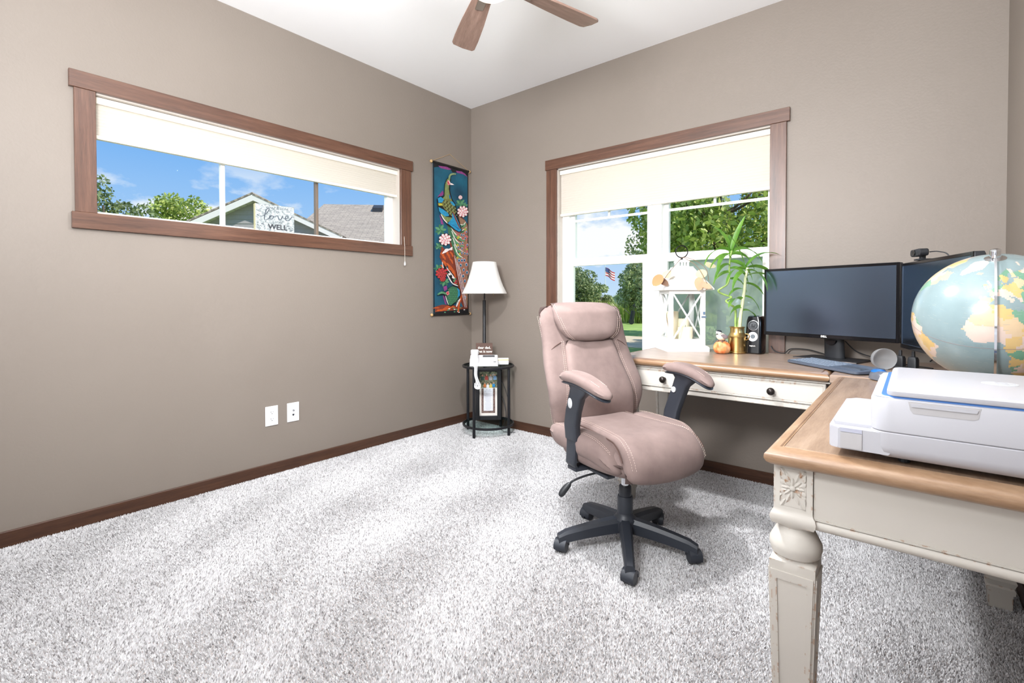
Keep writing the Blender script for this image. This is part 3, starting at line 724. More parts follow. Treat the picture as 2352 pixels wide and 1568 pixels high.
# ================================================================== corner: lamp table and what stands on it
CR = math.radians(42.4)          # local -y looks at the middle of the room
tl = thing('lamp_table', 'black floor lamp with white bell shade rising from a round glass tray table', 'lamp', (.40, -.22, 0))
m_tglass = glassmat('table_glass', (.80, .87, .86, 1), .16, .02)
for rx, ry in ((.033, -.207), (.196, .034), (-.198, -.042), (-.035, .199)):
    bm = BM(); lathe(bm, [(.009, -.004), (.0115, 0), (.0115, .536), (.008, .54)], (rx*.955, ry*.955, 0), 14); obj('leg', bm, m_bmetal, tl, 40)
for z in (.528, .066):
    bm = BM(); rings(bm, [[(r*math.cos(a), r*math.sin(a), z+dz) for a in np.linspace(0, 2*PI, 48, endpoint=False)] for r, dz in ((.188, 0), (.205, 0), (.207, .004), (.207, .014), (.203, .017), (.196, .017), (.196, .011), (.188, .011), (.188, 0))], cap0=False, cap1=False)
    rm = obj('shelf_rim', bm, m_bmetal, tl, 40)
    bm = BM(); lathe(bm, [(.1955, z+.0112), (.1955, z+.0165)], n=48); obj('glass_shelf', bm, m_tglass, rm)
bm = BM(); lathe(bm, [(.0135, .07), (.0135, 1.055), (.010, 1.06)], (-.13, .095, 0), 16); obj('pole', bm, m_bmetal, tl, 40)
bm = BM(); tube(bm, smoothpts([(-.13, .095, 1.05), (-.13, .095, 1.085), (-.118, .083, 1.10), (-.10, .068, 1.09), (-.085, .05, 1.07), (-.062, .022, 1.062), (-.042, .003, 1.075), (-.035, -.004, 1.11), (-.035, -.004, 1.20)]), .005, 8); arm_ = obj('swing_arm', bm, m_bmetal, tl, 40)
bm = BM(); lathe(bm, [(.012, 1.17), (.017, 1.175), (.017, 1.22), (.014, 1.225)], (-.035, -.004, 0), 14); obj('socket', bm, m_bmetal, arm_, 40)
m_lsh = bpy.data.materials.new('white_lamp_shade'); m_lsh.use_nodes = True; _n = m_lsh.node_tree; _n.nodes.clear()
_d = N(_n, 'ShaderNodeBsdfDiffuse'); _d.inputs[0].default_value = S(250, 249, 247); _tr = N(_n, 'ShaderNodeBsdfTranslucent'); _tr.inputs[0].default_value = S(248, 246, 240)
_x = N(_n, 'ShaderNodeMixShader', i_Fac=.3); _n.links.new(_d.outputs[0], _x.inputs[1]); _n.links.new(_tr.outputs[0], _x.inputs[2]); _o = N(_n, 'ShaderNodeOutputMaterial'); _n.links.new(_x.outputs[0], _o.inputs[0])
sp = [(np.interp(t, [0, .25, .5, .75, 1], [.178, .148, .126, .108, .094]), 1.118+.246*t) for t in np.linspace(0, 1, 10)]
bm = BM(); lathe(bm, [(sp[0][0], 1.112)]+sp+[(sp[-1][0]-.003, 1.364)]+[(r-.004, z) for r, z in sp[::-1]], (-.035, -.004, 0), 40, cap0=False, cap1=False); lsh = obj('lamp_shade', bm, m_lsh, tl, 50)
bm = BM()
for k in range(3):
    a = k*2.0944; tube(bm, [(-.035, -.004, 1.222), (-.035+.092*math.cos(a), -.004+.092*math.sin(a), 1.352)], .0016, 5)
obj('shade_spider', bm, m_chrome, lsh)
bm = BM(); lathe(bm, [(.012, 1.225), (.016, 1.24), (.03, 1.28), (.028, 1.305), (.012, 1.32), (.002, 1.322)], (-.035, -.004, 0), 14); obj('bulb', bm, M('white_bulb', S(245, 243, 238), .3, var=0), arm_, 40)
bm = BM(); tube(bm, [(.0, .05, 1.21), (.004, .06, 1.17), (.004, .06, 1.10)], .0012, 5); obj('pull_chain', bm, m_brassy, arm_)
# telephone
ph = thing('desk_telephone', 'white corded desk telephone on the glass tray table', 'telephone', (.405, -.275, .5455), CR)
bm = BM(); rs = []
for y, z0, z1, hw in ((-.085, .004, .022, .105), (-.08, 0, .028, .11), (.0, 0, .048, .11), (.075, 0, .072, .11), (.085, .004, .070, .106)):
    rs.append([(-hw, y, z0), (hw, y, z0), (hw, y, z1-.004), (hw-.004, y, z1), (-hw+.004, y, z1), (-hw, y, z1-.004)])
rings(bm, rs); pb = obj('phone_base', bm, m_white, ph)
sl = lambda y: .0285+.244*(y+.08) if y < 0 else .048+.32*y
bm = BM(); vs = [(x, y, sl(y)+.0015) for x, y in ((-.01, .035), (.085, .035), (.085, .066), (-.01, .066))]; rings(bm, [[(x, y, z-.002) for x, y, z in vs], vs]); obj('display', bm, M('lcd_grey', S(88, 92, 96), .25, var=0), pb)
m_key = M('phone_keys', S(232, 232, 234), .4, var=0)
bm = BM()
for r in range(4):
    for c in range(3):
        x, y = .005+c*.022, .012-r*.020; z = sl(y); box(bm, x-.007, x+.007, y-.006, y+.006, z-.003, z+.003, .001, 1)
ks = obj('keypad', bm, m_key, pb); ks['kind'] = 'stuff'
bm = BM(); z = sl(-.062); box(bm, .075, .095, -.066, -.058, z-.002, z+.0018); obj('maker_badge', bm, m_ink, pb)
bm = BM(); pts = smoothpts([(-.075, -.085, .052), (-.075, -.06, .066), (-.075, 0, .080), (-.075, .06, .098), (-.075, .085, .100)])
rs = []
for i, p in enumerate(pts):
    t = i/(len(pts)-1); w = .027+.006*abs(2*t-1)**2; h = .012+.010*abs(2*t-1)**3
    rs.append([(p.x+a*w, p.y, p.z-h*.3+b*h) for a, b in rrect(1, 1, .4, 3)])
rings(bm, rs); obj('handset', bm, m_white, ph, 50)
# coiled cord hanging over the table rim, in the phone's frame
Rz = Matrix.Rotation(-CR, 3, 'Z')
def toph(p): return Rz @ (Vector(p)-Vector((.405, -.275, .5455)))
core = smoothpts([(.425, -.375, .60), (.452, -.405, .598), (.467, -.430, .565), (.470, -.436, .53), (.468, -.434, .49), (.478, -.428, .45), (.492, -.420, .415), (.484, -.424, .392), (.468, -.434, .40), (.470, -.434, .43)], 24)
bm = BM(); hel = []
for i, p in enumerate(core):
    a = i*1.05; amp = .0105 if 40 < i else .003*i/40
    hel.append(toph((p.x+amp*math.cos(a)*.74, p.y+amp*math.cos(a)*.67, p.z+amp*math.sin(a)*.6)))
tube(bm, smoothpts(hel, 2), .0024, 6); obj('coiled_cord', bm, m_white, ph, 50)
bm = BM(); tube(bm, smoothpts([toph(p) for p in ((.375, -.385, .562), (.42, -.41, .552), (.452, -.43, .545), (.464, -.438, .53), (.47, -.436, .47), (.47, -.434, .43))]), .0022, 6); obj('cord_tail', bm, m_white, ph, 50)
# small plaque
sg = thing('word_plaque', 'small brown block plaque lettered in white standing behind the telephone', 'sign', (.318, -.178, .5455), CR)
bm = BM(); box(bm, -.068, .068, -.008, .012, 0, .163, .002); obj('block', bm, wood('walnut_block', S(70, 48, 40), S(96, 70, 60), S(112, 86, 74), (1.5, 15, 15), 4, .6), sg)
text('lettering', 'dear dad,', .028, m_winkt, sg, (0, -.0086, .126), (PI/2, 0, 0), .0003, .0006)
text('lettering', 'I get it now', .028, m_winkt, sg, (0, -.0086, .094), (PI/2, 0, 0), .0003, .0006)
# note box
nb = thing('note_box', 'small white note box with a yellow edge beside the telephone', 'box', (.497, -.142, .5455), CR)
bm = BM(); box(bm, -.048, .040, -.028, .028, 0, .036, .008); obj('body', bm, m_offw, nb, 40)
bm = BM(); box(bm, -.046, .038, -.025, .025, .036, .041); obj('yellow_sheets', bm, M('yellow_paper', S(236, 214, 140), .8), nb); bm = BM(); box(bm, -.046, .038, -.025, .025, .0412, .050, .001); obj('white_sheets', bm, M('paper', S(244, 243, 238), .85, var=.01), nb)
# photo frame on the lower shelf
pf = thing('collage_frame', 'black frame with family photo and printed verse on the lower glass shelf', 'picture frame', (.352, -.167, .0830), CR)
fw_, fh_ = .104, .425
bm = BM()
for a in ((-fw_, -fw_+.032, 0, fh_), (fw_-.032, fw_, 0, fh_), (-fw_+.032, fw_-.032, 0, .034), (-fw_+.032, fw_-.032, fh_-.03, fh_)): box(bm, a[0], a[1], -.014, .014, a[2], a[3], .002)
obj('frame', bm, m_bmetal, pf)
bm = BM(); box(bm, -fw_+.03, fw_-.03, -.004, .004, .03, fh_-.03); bk = obj('backing', bm, m_offw, pf)
m_ph, nt_, b_ = newmat('group_photo_print')
f_ = noise(nt_, 34, 2); nt_.links.new(ramp_of(nt_, f_, [(.30, S(30, 34, 30)), (.42, S(84, 96, 66)), (.5, S(150, 146, 120)), (.58, S(70, 84, 60)), (.7, S(190, 184, 170))]), b_.inputs['Base Color'])
bm = BM(); box(bm, -.0725, .0725, -.0052, -.004, .262, fh_-.03); pho = obj('group_photo', bm, m_ph, pf)
skin = M('print_skin', S(214, 168, 140), .7, var=0)
rr = random.Random(3)
cols_ = [M('print_cloth%d' % i, c, .7, var=.1) for i, c in enumerate((S(60, 90, 80), S(170, 70, 60), S(176, 178, 184), S(120, 160, 200), S(205, 120, 70), S(232, 232, 236), S(214, 190, 90), S(40, 140, 200)))]
for i in range(8):
    top = i < 4; x = (-.048+.034*i) if top else (-.028+.024*(i-4)); z = .358+rr.uniform(-.006, .006) if top else .292+rr.uniform(-.004, .004); s = 1.25 if top else 1
    bm = BM(); extrude_poly(bm, [(x+dx*s, z+dz*s) for dx, dz in ((-.011, -.026), (.011, -.026), (.010, -.004), (.004, .001), (-.004, .001), (-.010, -.004))], -.0052, -.0056, f=lambda a, b, c: (a, c, b)); pp = obj('printed_figure', bm, cols_[i], pho)
    bm = BM(); extrude_poly(bm, [(x+.0052*s*math.cos(a), z+.006*s+.0062*s*math.sin(a)) for a in np.linspace(0, 2*PI, 10, endpoint=False)], -.0052, -.0058, f=lambda a, b, c: (a, c, b)); o = obj('printed_face', bm, skin, pho)
bm = BM(); box(bm, -.0725, .0725, -.0052, -.004, .036, .260); ct = obj('verse_card', bm, M('card_cream', S(240, 234, 228), .8), pf)
bm = BM(); box(bm, -.056, .056, -.0055, -.0052, .056, .258); obj('photo_border', bm, M('snapshot_border', S(120, 98, 92), .7, var=.6, vs=110), ct)
bm = BM(); box(bm, -.038, .038, -.0058, -.0055, .074, .258); vc = obj('verse_sheet', bm, M('verse_paper', S(232, 234, 242), .8), ct)
text('verse_heading', 'MY LIFE\nIS A FAMILY', .011, M('verse_ink', S(120, 124, 140), .8, var=0), vc, (0, -.0059, .240), (PI/2, 0, 0), .0001)
bm = BM()
for k in range(14):
    w = rr.uniform(.016, .030); z = .218-k*.0102; box(bm, -w, w, -.0060, -.0058, z, z+.0022)
vl = obj('verse_lines', bm, M('verse_line_ink', S(176, 180, 194), .8, var=0), vc); vl['kind'] = 'stuff'
# cables behind the table
for pts, r in (([(.21, -.05, .50), (.30, -.03, .38), (.40, -.03, .22), (.43, -.035, .10), (.40, -.04, .012)], .003), ([(.36, -.03, .42), (.43, -.035, .30), (.465, -.04, .18), (.46, -.045, .05), (.42, -.09, .012), (.52, -.16, .012), (.60, -.12, .012)], .0022)):
    bm = BM(); tube(bm, smoothpts(pts), r, 6); o = obj('power_cable', bm, m_black, None, 50); tag(o, 'thick black cable drooping behind the lamp table' if r > .0025 else 'thin black cable trailing from behind the lamp table onto the carpet', 'cable')

# ================================================================== peacock scroll on the left wall
scr = thing('peacock_scroll', 'tall batik wall scroll of a peacock with peonies hung beside the corner', 'wall hanging', (.012, -.253, .94))
rod = wood('black_rod_wood', S(16, 15, 16), S(24, 22, 22), S(34, 30, 30), (20, 2, 20), 3, .4)
m_knobw = M('gold_wood_knob', S(196, 160, 110), .4)
for z in (0.0, 1.242):
    bm = BM(); rings(bm, [[(.009*math.cos(a), y, z+.009*math.sin(a)) for a in np.linspace(0, 2*PI, 14, endpoint=False)] for y in (-.212, .212)]); r_ = obj('rod', bm, rod, scr, 40)
    for s in (-1, 1):
        bm = BM(); rings(bm, [[(r*math.cos(a), s*y, z+r*math.sin(a)) for a in np.linspace(0, 2*PI, 12, endpoint=False)] for r, y in ((.007, .211), (.012, .214), (.013, .220), (.009, .227), (.003, .230))]); obj('end_knob', bm, m_knobw, r_, 40)
bm = BM(); tube(bm, [(0, -.205, 1.248), (-.004, -.01, 1.345)], .0014, 5); tube(bm, [(-.004, -.01, 1.345), (0, .205, 1.248)], .0014, 5); obj('hanging_cord', bm, m_knobw, scr)
m_teal, nt_, b_ = newmat('teal_batik_cloth'); nt_.links.new(ramp_of(nt_, noise(nt_, 5, 4), [(.3, S(12, 56, 78)), (.7, S(24, 96, 120))]), b_.inputs['Base Color']); b_.inputs['Roughness'].default_value = .7
bm = BM(); box(bm, -.002, .001, -.201, .201, 0, 1.242); cloth = obj('cloth', bm, m_teal, scr)
PAL = {k: M('batik_'+k, S(*c), .7, var=.18, vs=60) for k, c in dict(black=(14, 14, 18), purple=(132, 58, 120), leaf=(52, 104, 74), leaf2=(84, 138, 98), tail=(140, 108, 84), olive=(112, 128, 74), gold=(104, 104, 52), pale=(132, 150, 104), pink=(206, 120, 128), white=(226, 214, 212), blue=(34, 136, 178), blue2=(20, 96, 150), yellow=(172, 164, 60), red=(178, 48, 58), orange=(186, 84, 34), rust=(120, 50, 30), navy=(22, 36, 70), rose=(178, 96, 96)).items()}
PK = list(PAL); lay = [0]
def uv(x, y):
    u = (x-135)/305; t = 150+90*u; v = (y-t)/(1490-t); return (-.201+.402*u, 1.236-1.230*v)
class Print:
    def __init__(s): s.bm = BM()
    def poly(s, c, pts):
        lay[0] += 1; d = .0011+.000022*lay[0]
        vs = [s.bm.verts.new((d, *uv(x, y))) for x, y in pts]
        f = s.bm.faces.new(vs); f.material_index = PK.index(c)
    def ell(s, c, x, y, rx, ry, a0=0, n=12): s.poly(c, [(x+rx*math.cos(a)*math.cos(a0)-ry*math.sin(a)*math.sin(a0), y+rx*math.cos(a)*math.sin(a0)+ry*math.sin(a)*math.cos(a0)) for a in np.linspace(0, 2*PI, n, endpoint=False)])
    def line(s, c, pts, w):
        P = smoothpts([(x, y, 0) for x, y in pts], 4); A = []; B = []
        for i, p in enumerate(P):
            t = (P[min(i+1, len(P)-1)]-P[max(0, i-1)]).normalized(); k = w*(.35+.65*math.sin(PI*(.1+.8*i/(len(P)-1)))); A.append((p.x-t.y*k, p.y+t.x*k)); B.append((p.x+t.y*k, p.y-t.x*k))
        s.poly(c, A+B[::-1])
    def done(s, name): o = obj(name, s.bm, [PAL[k] for k in PK], cloth); o['kind'] = 'stuff'
rr = random.Random(11)
p = Print()
p.poly('black', [(135, 150), (440, 240), (440, 290), (405, 258), (330, 240), (300, 240), (280, 212), (180, 190), (135, 196)])
for a in ([(135, 150), (143, 152), (143, 1490), (135, 1490)], [(433, 238), (440, 240), (440, 1490), (433, 1490)]): p.poly('black', a)
p.poly('purple', [(176, 180), (250, 190), (290, 212), (265, 218), (200, 202)]); p.poly('purple', [(328, 226), (380, 232), (415, 256), (436, 284), (395, 258), (340, 244)])
for a in ([(172, 452), (215, 398), (224, 430), (190, 460)], [(262, 380), (278, 440), (292, 490), (322, 528), (298, 522), (266, 480)], [(186, 610), (212, 660), (222, 700), (200, 694)], [(216, 1250), (245, 1240), (250, 1275), (225, 1290)], [(212, 1330), (226, 1330), (245, 1410), (230, 1400)]): p.poly('purple', a)
p.done('printed_background')
p = Print()
for cx, cy, r, n in ((195, 745, 42, 7), (180, 890, 30, 6), (370, 520, 42, 7), (408, 535, 26, 5), (172, 1085, 32, 6), (225, 1205, 38, 7)):
    for k in range(n):
        a = k*2*PI/n+rr.uniform(-.3, .3); p.ell('leaf' if k % 2 else 'leaf2', cx+r*.6*math.cos(a), cy+r*.6*math.sin(a), r*.55, r*.26, a)
p.done('printed_leaves')
p = Print()      # tail
p.poly('rust', [(250, 700), (330, 600), (400, 655), (433, 700), (433, 1478), (405, 1470), (370, 1390), (335, 1200), (300, 1010), (270, 860)])
p.poly('tail', [(275, 720), (340, 620), (410, 670), (433, 720), (433, 1430), (400, 1360), (360, 1200), (325, 1010), (300, 870)])
p.poly('leaf', [(250, 705), (290, 735), (330, 880), (352, 1000), (318, 975), (290, 880), (262, 780)])
for k, (x0, y0, x1, y1, x2, y2) in enumerate(((280, 730, 320, 800, 405, 850), (285, 760, 320, 850, 395, 900), (295, 820, 325, 910, 395, 955), (305, 880, 335, 970, 390, 1010), (330, 740, 370, 765, 425, 740), (350, 700, 385, 715, 415, 690))):
    p.line('leaf2', [(x0, y0), (x1, y1), (x2, y2)], 15); p.line('white', [(x0+4, y0-4), (x1+8, y1-10), (x2, y2-12)], 3.5); p.line('black', [(x0-4, y0+6), (x1-6, y1+10), (x2-20, y2+12)], 3)
for x, y in [(rr.uniform(330, 430), rr.uniform(690, 1000)) for _ in range(26)]: p.ell('rose' if rr.random() < .6 else 'yellow', x, y, 9, 12)
for x, y in ((368, 1065), (395, 1105), (362, 1145), (390, 1160), (368, 1210), (405, 1205), (390, 1270), (405, 1350), (420, 1060), (405, 960), (427, 965), (378, 955), (352, 1020), (380, 915), (362, 872), (385, 868), (410, 825), (428, 885), (395, 800), (420, 770), (375, 795), (345, 905), (400, 1020), (378, 1020), (424, 1130), (426, 1250)):
    s_ = 1 if y > 1000 else .72
    p.ell('rose', x, y, 17*s_, 24*s_); p.ell('tail', x, y, 14*s_, 19*s_); p.ell('white', x, y-1, 10*s_, 14*s_); p.ell('blue', x, y, 8.5*s_, 12*s_); p.ell('navy', x, y+1, 5*s_, 8*s_)
for k in range(6): p.line('white' if k % 2 else 'rust', [(302+6*k, 960+14*k), (335+7*k, 1150), (400+4*k, 1440)], 2.2)
p.done('printed_tail')
p = Print()      # rock
p.poly('rust', [(200, 890), (183, 985), (205, 1035), (250, 1070), (285, 1140), (318, 1215), (330, 1140), (305, 1050), (300, 950), (282, 920), (240, 930)])
for _ in range(14):
    x, y = rr.uniform(200, 290), rr.uniform(930, 1080); p.line('orange', [(x-12, y-18), (x+6, y), (x+14, y+26)], 7)
p.line('orange', [(260, 1060), (300, 1120), (315, 1190)], 12)
p.poly('black', [(205, 1030), (225, 1060), (300, 1140), (345, 1250), (300, 1240), (250, 1160), (215, 1090)])
for _ in range(12):
    t = rr.random(); x, y = 212+t*100+rr.uniform(-8, 22), 1050+t*170+rr.uniform(-14, 14); p.ell(rr.choice(['red', 'leaf', 'white', 'leaf2', 'orange']), x, y, 12, 9, .6)
p.line('white', [(205, 1030), (215, 1090), (250, 1150), (290, 1220), (340, 1245)], 5); p.line('white', [(240, 1080), (290, 1150), (310, 1180)], 4)
p.poly('rust', [(143, 1425), (200, 1408), (330, 1420), (400, 1440), (433, 1488), (143, 1488)])
for _ in range(16): x, y = rr.uniform(150, 300), rr.uniform(1420, 1465); p.line('orange', [(x-28, y+5), (x, y), (x+30, y+3)], 3.5)
p.poly('black', [(143, 1472), (300, 1460), (433, 1450), (433, 1490), (143, 1490)])
for _ in range(14): p.ell('leaf2' if rr.random() < .6 else 'white', rr.uniform(220, 400), rr.uniform(1440, 1482), 8, 5)
p.line('orange', [(340, 1480), (350, 1400), (375, 1330)], 9)
p.line('white', [(325, 1430), (340, 1390), (360, 1360)], 7)
p.done('printed_rock')
p = Print()      # flowers
def peony(x, y, r, c1, c2):
    p.ell('black', x, y, r*1.04, r*1.04, 0, 16)
    for ring, n in ((.72, 9), (.42, 6), (.15, 3)):
        for k in range(n):
            a = k*2*PI/n+ring*3; p.ell(c2, x+r*ring*math.cos(a), y+r*ring*math.sin(a), r*.32, r*.26, a); p.ell(c1, x+r*ring*1.12*math.cos(a), y+r*ring*1.12*math.sin(a), r*.22, r*.19, a)
peony(385, 588, 50, 'white', 'pink'); peony(228, 832, 52, 'white', 'pink'); peony(362, 462, 18, 'white', 'pink'); peony(195, 1130, 48, 'red', 'rust'); peony(205, 1178, 26, 'red', 'rust')
for k in range(5): p.line('white', [(200+6*k, 955-8*k), (240, 935-4*k), (288, 900+6*k)], 6)
p.done('printed_peonies')
p = Print()      # the birds
p.poly('black', [(240, 300), (262, 280), (276, 300), (268, 350), (268, 400), (285, 470), (318, 525), (330, 590), (375, 760), (345, 772), (300, 745), (240, 700), (198, 640), (165, 545), (158, 480), (175, 450), (212, 448), (218, 400), (222, 345)])
p.poly('olive', [(245, 302), (262, 286), (270, 305), (262, 350), (258, 385), (268, 440), (285, 490), (310, 530), (318, 580), (300, 620), (250, 600), (208, 540), (195, 480), (222, 450), (224, 400), (227, 350)])
p.poly('gold', [(205, 480), (250, 470), (300, 510), (322, 590), (300, 640), (240, 590), (200, 530)])
for r_ in range(9):
    for c_ in range(7):
        x, y = 216+c_*14+r_*3+(r_ % 2)*6, 490+r_*15+c_*4; p.ell('pale' if (r_+c_) % 2 else 'black', x, y, 5.5, 4)
for r_ in range(12): p.ell('pale', 240+4*math.sin(r_), 330+r_*13, 11, 2.2)
p.line('pale', [(262, 312), (266, 272), (288, 256), (320, 257)], 8)
p.poly('blue', [(165, 470), (190, 455), (216, 480), (200, 506), (170, 508)]); p.poly('yellow', [(166, 512), (200, 514), (206, 534), (172, 534)])
p.poly('blue', [(170, 545), (205, 565), (250, 598), (258, 625), (225, 630), (195, 612), (176, 580)]); p.poly('olive', [(188, 600), (230, 632), (285, 640), (280, 670), (240, 682), (205, 650)])
p.poly('blue2', [(258, 440), (268, 440), (276, 480), (262, 470)]); p.poly('blue', [(266, 494), (292, 500), (314, 530), (304, 540), (280, 520)])
p.poly('blue', [(288, 600), (312, 620), (345, 690), (366, 755), (345, 766), (310, 745), (248, 690), (285, 645)])
for k in range(5): p.line('blue2', [(262+6*k, 690+4*k), (300+8*k, 712+4*k), (350, 752)], 2)
p.line('rust', [(290, 590), (320, 660), (356, 740)], 6); p.line('white', [(190, 610), (215, 655), (245, 690)], 4)
p.poly('pink', [(243, 322), (254, 308), (270, 336), (264, 352), (248, 354)]); p.poly('red', [(246, 326), (252, 318), (260, 338), (252, 346)]); p.poly('white', [(268, 346), (280, 335), (305, 352), (290, 352), (272, 352)]); p.line('white', [(258, 312), (266, 330), (276, 342)], 3)
p.poly('black', [(152, 1325), (200, 1288), (236, 1300), (250, 1262), (288, 1240), (336, 1255), (358, 1300), (350, 1350), (322, 1388), (272, 1426), (246, 1414), (228, 1350), (210, 1318)])
p.poly('leaf', [(256, 1262), (286, 1247), (330, 1262), (350, 1300), (345, 1340), (318, 1380), (272, 1418), (252, 1408), (236, 1344)])
for r_ in range(8):
    for c_ in range(6): p.ell('leaf2', 252+c_*15+(r_ % 2)*7, 1275+r_*16, 5, 3.5)
p.line('leaf2', [(160, 1318), (195, 1300), (238, 1318)], 9); p.poly('pink', [(228, 1300), (250, 1288), (260, 1314), (240, 1328)]); p.poly('red', [(235, 1304), (248, 1298), (252, 1312), (240, 1318)])
p.poly('blue', [(326, 1262), (350, 1282), (352, 1330), (330, 1352), (336, 1300)]); p.line('white', [(226, 1330), (236, 1370), (250, 1410)], 3)
p.done('printed_birds')

# ================================================================== sign on the window ledge
ls = thing('love_sign', 'white speckled wooden plaque reading love and WELL on the window ledge', 'sign', (-.042, -1.70, 1.4845), PI/2-.16)
# local: text plane faces -y after turning (towards +x of the room)
bm = BM(); box(bm, -.112, .112, -.018, .018, 0, .165, .002)
m_speck, nt_, b_ = newmat('speckled_whitewash'); nt_.links.new(ramp_of(nt_, noise(nt_, 90, 4, .7), [(.38, S(110, 120, 122)), (.5, S(158, 165, 166)), (.6, S(176, 182, 182))]), b_.inputs['Base Color']); b_.inputs['Roughness'].default_value = .7
plq = obj('plaque', bm, m_speck, ls)
bm = BM(); box(bm, -.1135, -.1118, -.0185, .0185, 0, .1655); obj('side_strip', bm, M('bare_pine', S(206, 196, 150), .6), ls)
m_sgrey = M('slate_ink', S(70, 80, 90), .7, var=0)
text('lettering', 'WHAT IS DONE', .0185, m_sgrey, ls, (.012, -.0184, .146), (PI/2, 0, 0), .0002)
text('lettering', 'IN', .017, m_sgrey, ls, (.012, -.0184, .125), (PI/2, 0, 0), .0002)
text('lettering', 'IS DONE', .0165, m_sgrey, ls, (.012, -.0184, .059), (PI/2, 0, 0), .0002)
text('lettering', 'WELL', .044, m_ink, ls, (.014, -.0184, .029), (PI/2, 0, 0), .0002, .0012)
def script(pts, w):
    bm = BM(); P = smoothpts([(x, z, 0) for x, z in pts], 8); A = []; B = []
    for i, q_ in enumerate(P):
        t = (P[min(i+1, len(P)-1)]-P[max(0, i-1)]); t = t.normalized() if t.length > 0 else Vector((1, 0, 0))
        k = w*(.45+.75*abs(t.y)); A.append((q_.x-t.y*k, q_.y+t.x*k)); B.append((q_.x+t.y*k, q_.y-t.x*k))
    Y = lambda v: (v[0], -.0186, v[1])
    for i in range(len(P)-1):
        try: bm.faces.new([bm.verts.new(Y(v)) for v in (A[i], A[i+1], B[i+1], B[i])])
        except ValueError: pass
    bmesh.ops.remove_doubles(bm, verts=bm.verts[:], dist=1e-6); return bm
lw = script([(-.104, .098), (-.09, .090), (-.068, .094), (-.048, .112), (-.036, .134), (-.040, .142), (-.052, .128), (-.060, .098), (-.062, .074), (-.052, .070), (-.036, .082), (-.022, .098), (-.030, .096), (-.034, .084), (-.026, .076), (-.014, .084), (-.012, .096), (-.020, .098), (-.004, .094), (.012, .102), (.018, .088), (.026, .076), (.036, .088), (.042, .104), (.040, .096), (.048, .090), (.060, .088), (.074, .096), (.072, .106), (.062, .102), (.058, .086), (.068, .076), (.084, .084), (.098, .104)], .0024)
obj('script_word', lw, m_sgrey, ls)
for sx in (-1, 1):
    bm = BM(); rr = random.Random(5+sx)
    for k in range(9):
        x, z = sx*(.062+k*.005), .030+.018*math.sin(k*.8)+rr.uniform(-.004, .004); a = rr.uniform(0, PI)
        vs = [(x+.006*math.cos(a+b)*(1 if i % 2 else .4), -.0186, z+.006*math.sin(a+b)*(1 if i % 2 else .4)) for i, b in enumerate(np.linspace(0, 2*PI, 4, endpoint=False))]; bm.faces.new([bm.verts.new(v) for v in vs])
    o = obj('leaf_sprig', bm, m_sgrey, ls); o['kind'] = 'stuff'
# ================================================================== things on the desk (top at ZT)
DT = ZT+.0005
# ---- lantern
m_lan = M('white_lantern_paint', S(244, 244, 242), .45, var=.02)
lt = thing('candle_lantern', 'large white wooden candle lantern with crossed glazing bars on the window desk', 'lantern', (1.945, -.187, DT), math.radians(39))
hb = .122
bm = BM(); rectloft(bm, -hb, hb, -hb, hb, [(0, 0), (0, .022), (.006, .03), (.016, .034), (.018, .036)]); obj('plinth', bm, m_lan, lt)
hp = .105
for sx in (-1, 1):
    for sy in (-1, 1):
        bm = BM(); xa, xb = sorted((sx*hp, sx*(hp-.024))); ya, yb = sorted((sy*hp, sy*(hp-.024))); box(bm, xa, xb, ya, yb, .034, .358, .0015, 1); obj('corner_post', bm, m_lan, lt)
m_lg = glassmat('lantern_glass', (.97, .98, .98, 1), .05)
for k in range(4):
    rz = k*PI/2
    bm = BM(); box(bm, -hp+.024, hp-.024, -hp+.001, -hp+.017, .034, .072); rl = obj('lower_rail', bm, m_lan, lt, rot=(0, 0, rz))
    bm = BM(); box(bm, -hp+.024, hp-.024, -hp+.001, -hp+.017, .335, .358); obj('upper_rail', bm, m_lan, lt, rot=(0, 0, rz))
    bm = BM(); box(bm, -hp+.024, hp-.024, -hp+.010, -hp+.0115, .072, .335); pn = obj('pane', bm, m_lg, lt, rot=(0, 0, rz))
    for s in (-1, 1):
        bm = BM(); a, b = Vector((-s*(hp-.024), -hp+.006, .072)), Vector((s*(hp-.024), -hp+.006, .335)); d = (b-a).normalized(); n_ = d.cross(Vector((0, 1, 0)))*.0042
        rings(bm, [[a+n_+Vector((0, y, 0)) for y in (-.003, .003)]+[a-n_+Vector((0, y, 0)) for y in (.003, -.003)], [b+n_+Vector((0, y, 0)) for y in (-.003, .003)]+[b-n_+Vector((0, y, 0)) for y in (.003, -.003)]]); obj('cross_bar', bm, m_lan, pn)
bm = BM(); rectloft(bm, -.14, .14, -.14, .14, [(.01, .356), (0, .358), (0, .366), (.088, .492), (.088, .497)]); obj('roof', bm, m_lan, lt)
bm = BM(); rectloft(bm, -.034, .034, -.034, .034, [(0, .496), (0, .502)]); rectloft(bm, -.036, .036, -.036, .036, [(0, .524), (0, .532), (.012, .540)])
for k in range(4):
    for u in (-.027, -.009, .009, .027):
        c, s = math.cos(k*PI/2), math.sin(k*PI/2); x, y = u*c+.029*s, u*s-.029*c; box(bm, x-.0045, x+.0045, y-.0045, y+.0045, .5, .526)
obj('vent_cap', bm, m_lan, lt)
m_dkw = M('dark_iron_wire', S(24, 22, 22), .4, .6, var=.05)
bm = BM(); lathe(bm, [(.006, .538), (.007, .548), (.004, .556)], n=10); tube(bm, [(.036*math.cos(a), 0, .590+.036*math.sin(a)) for a in np.linspace(-PI/2, 1.5*PI, 33)], .0032, 8); obj('ring_handle', bm, m_dkw, lt, 50)
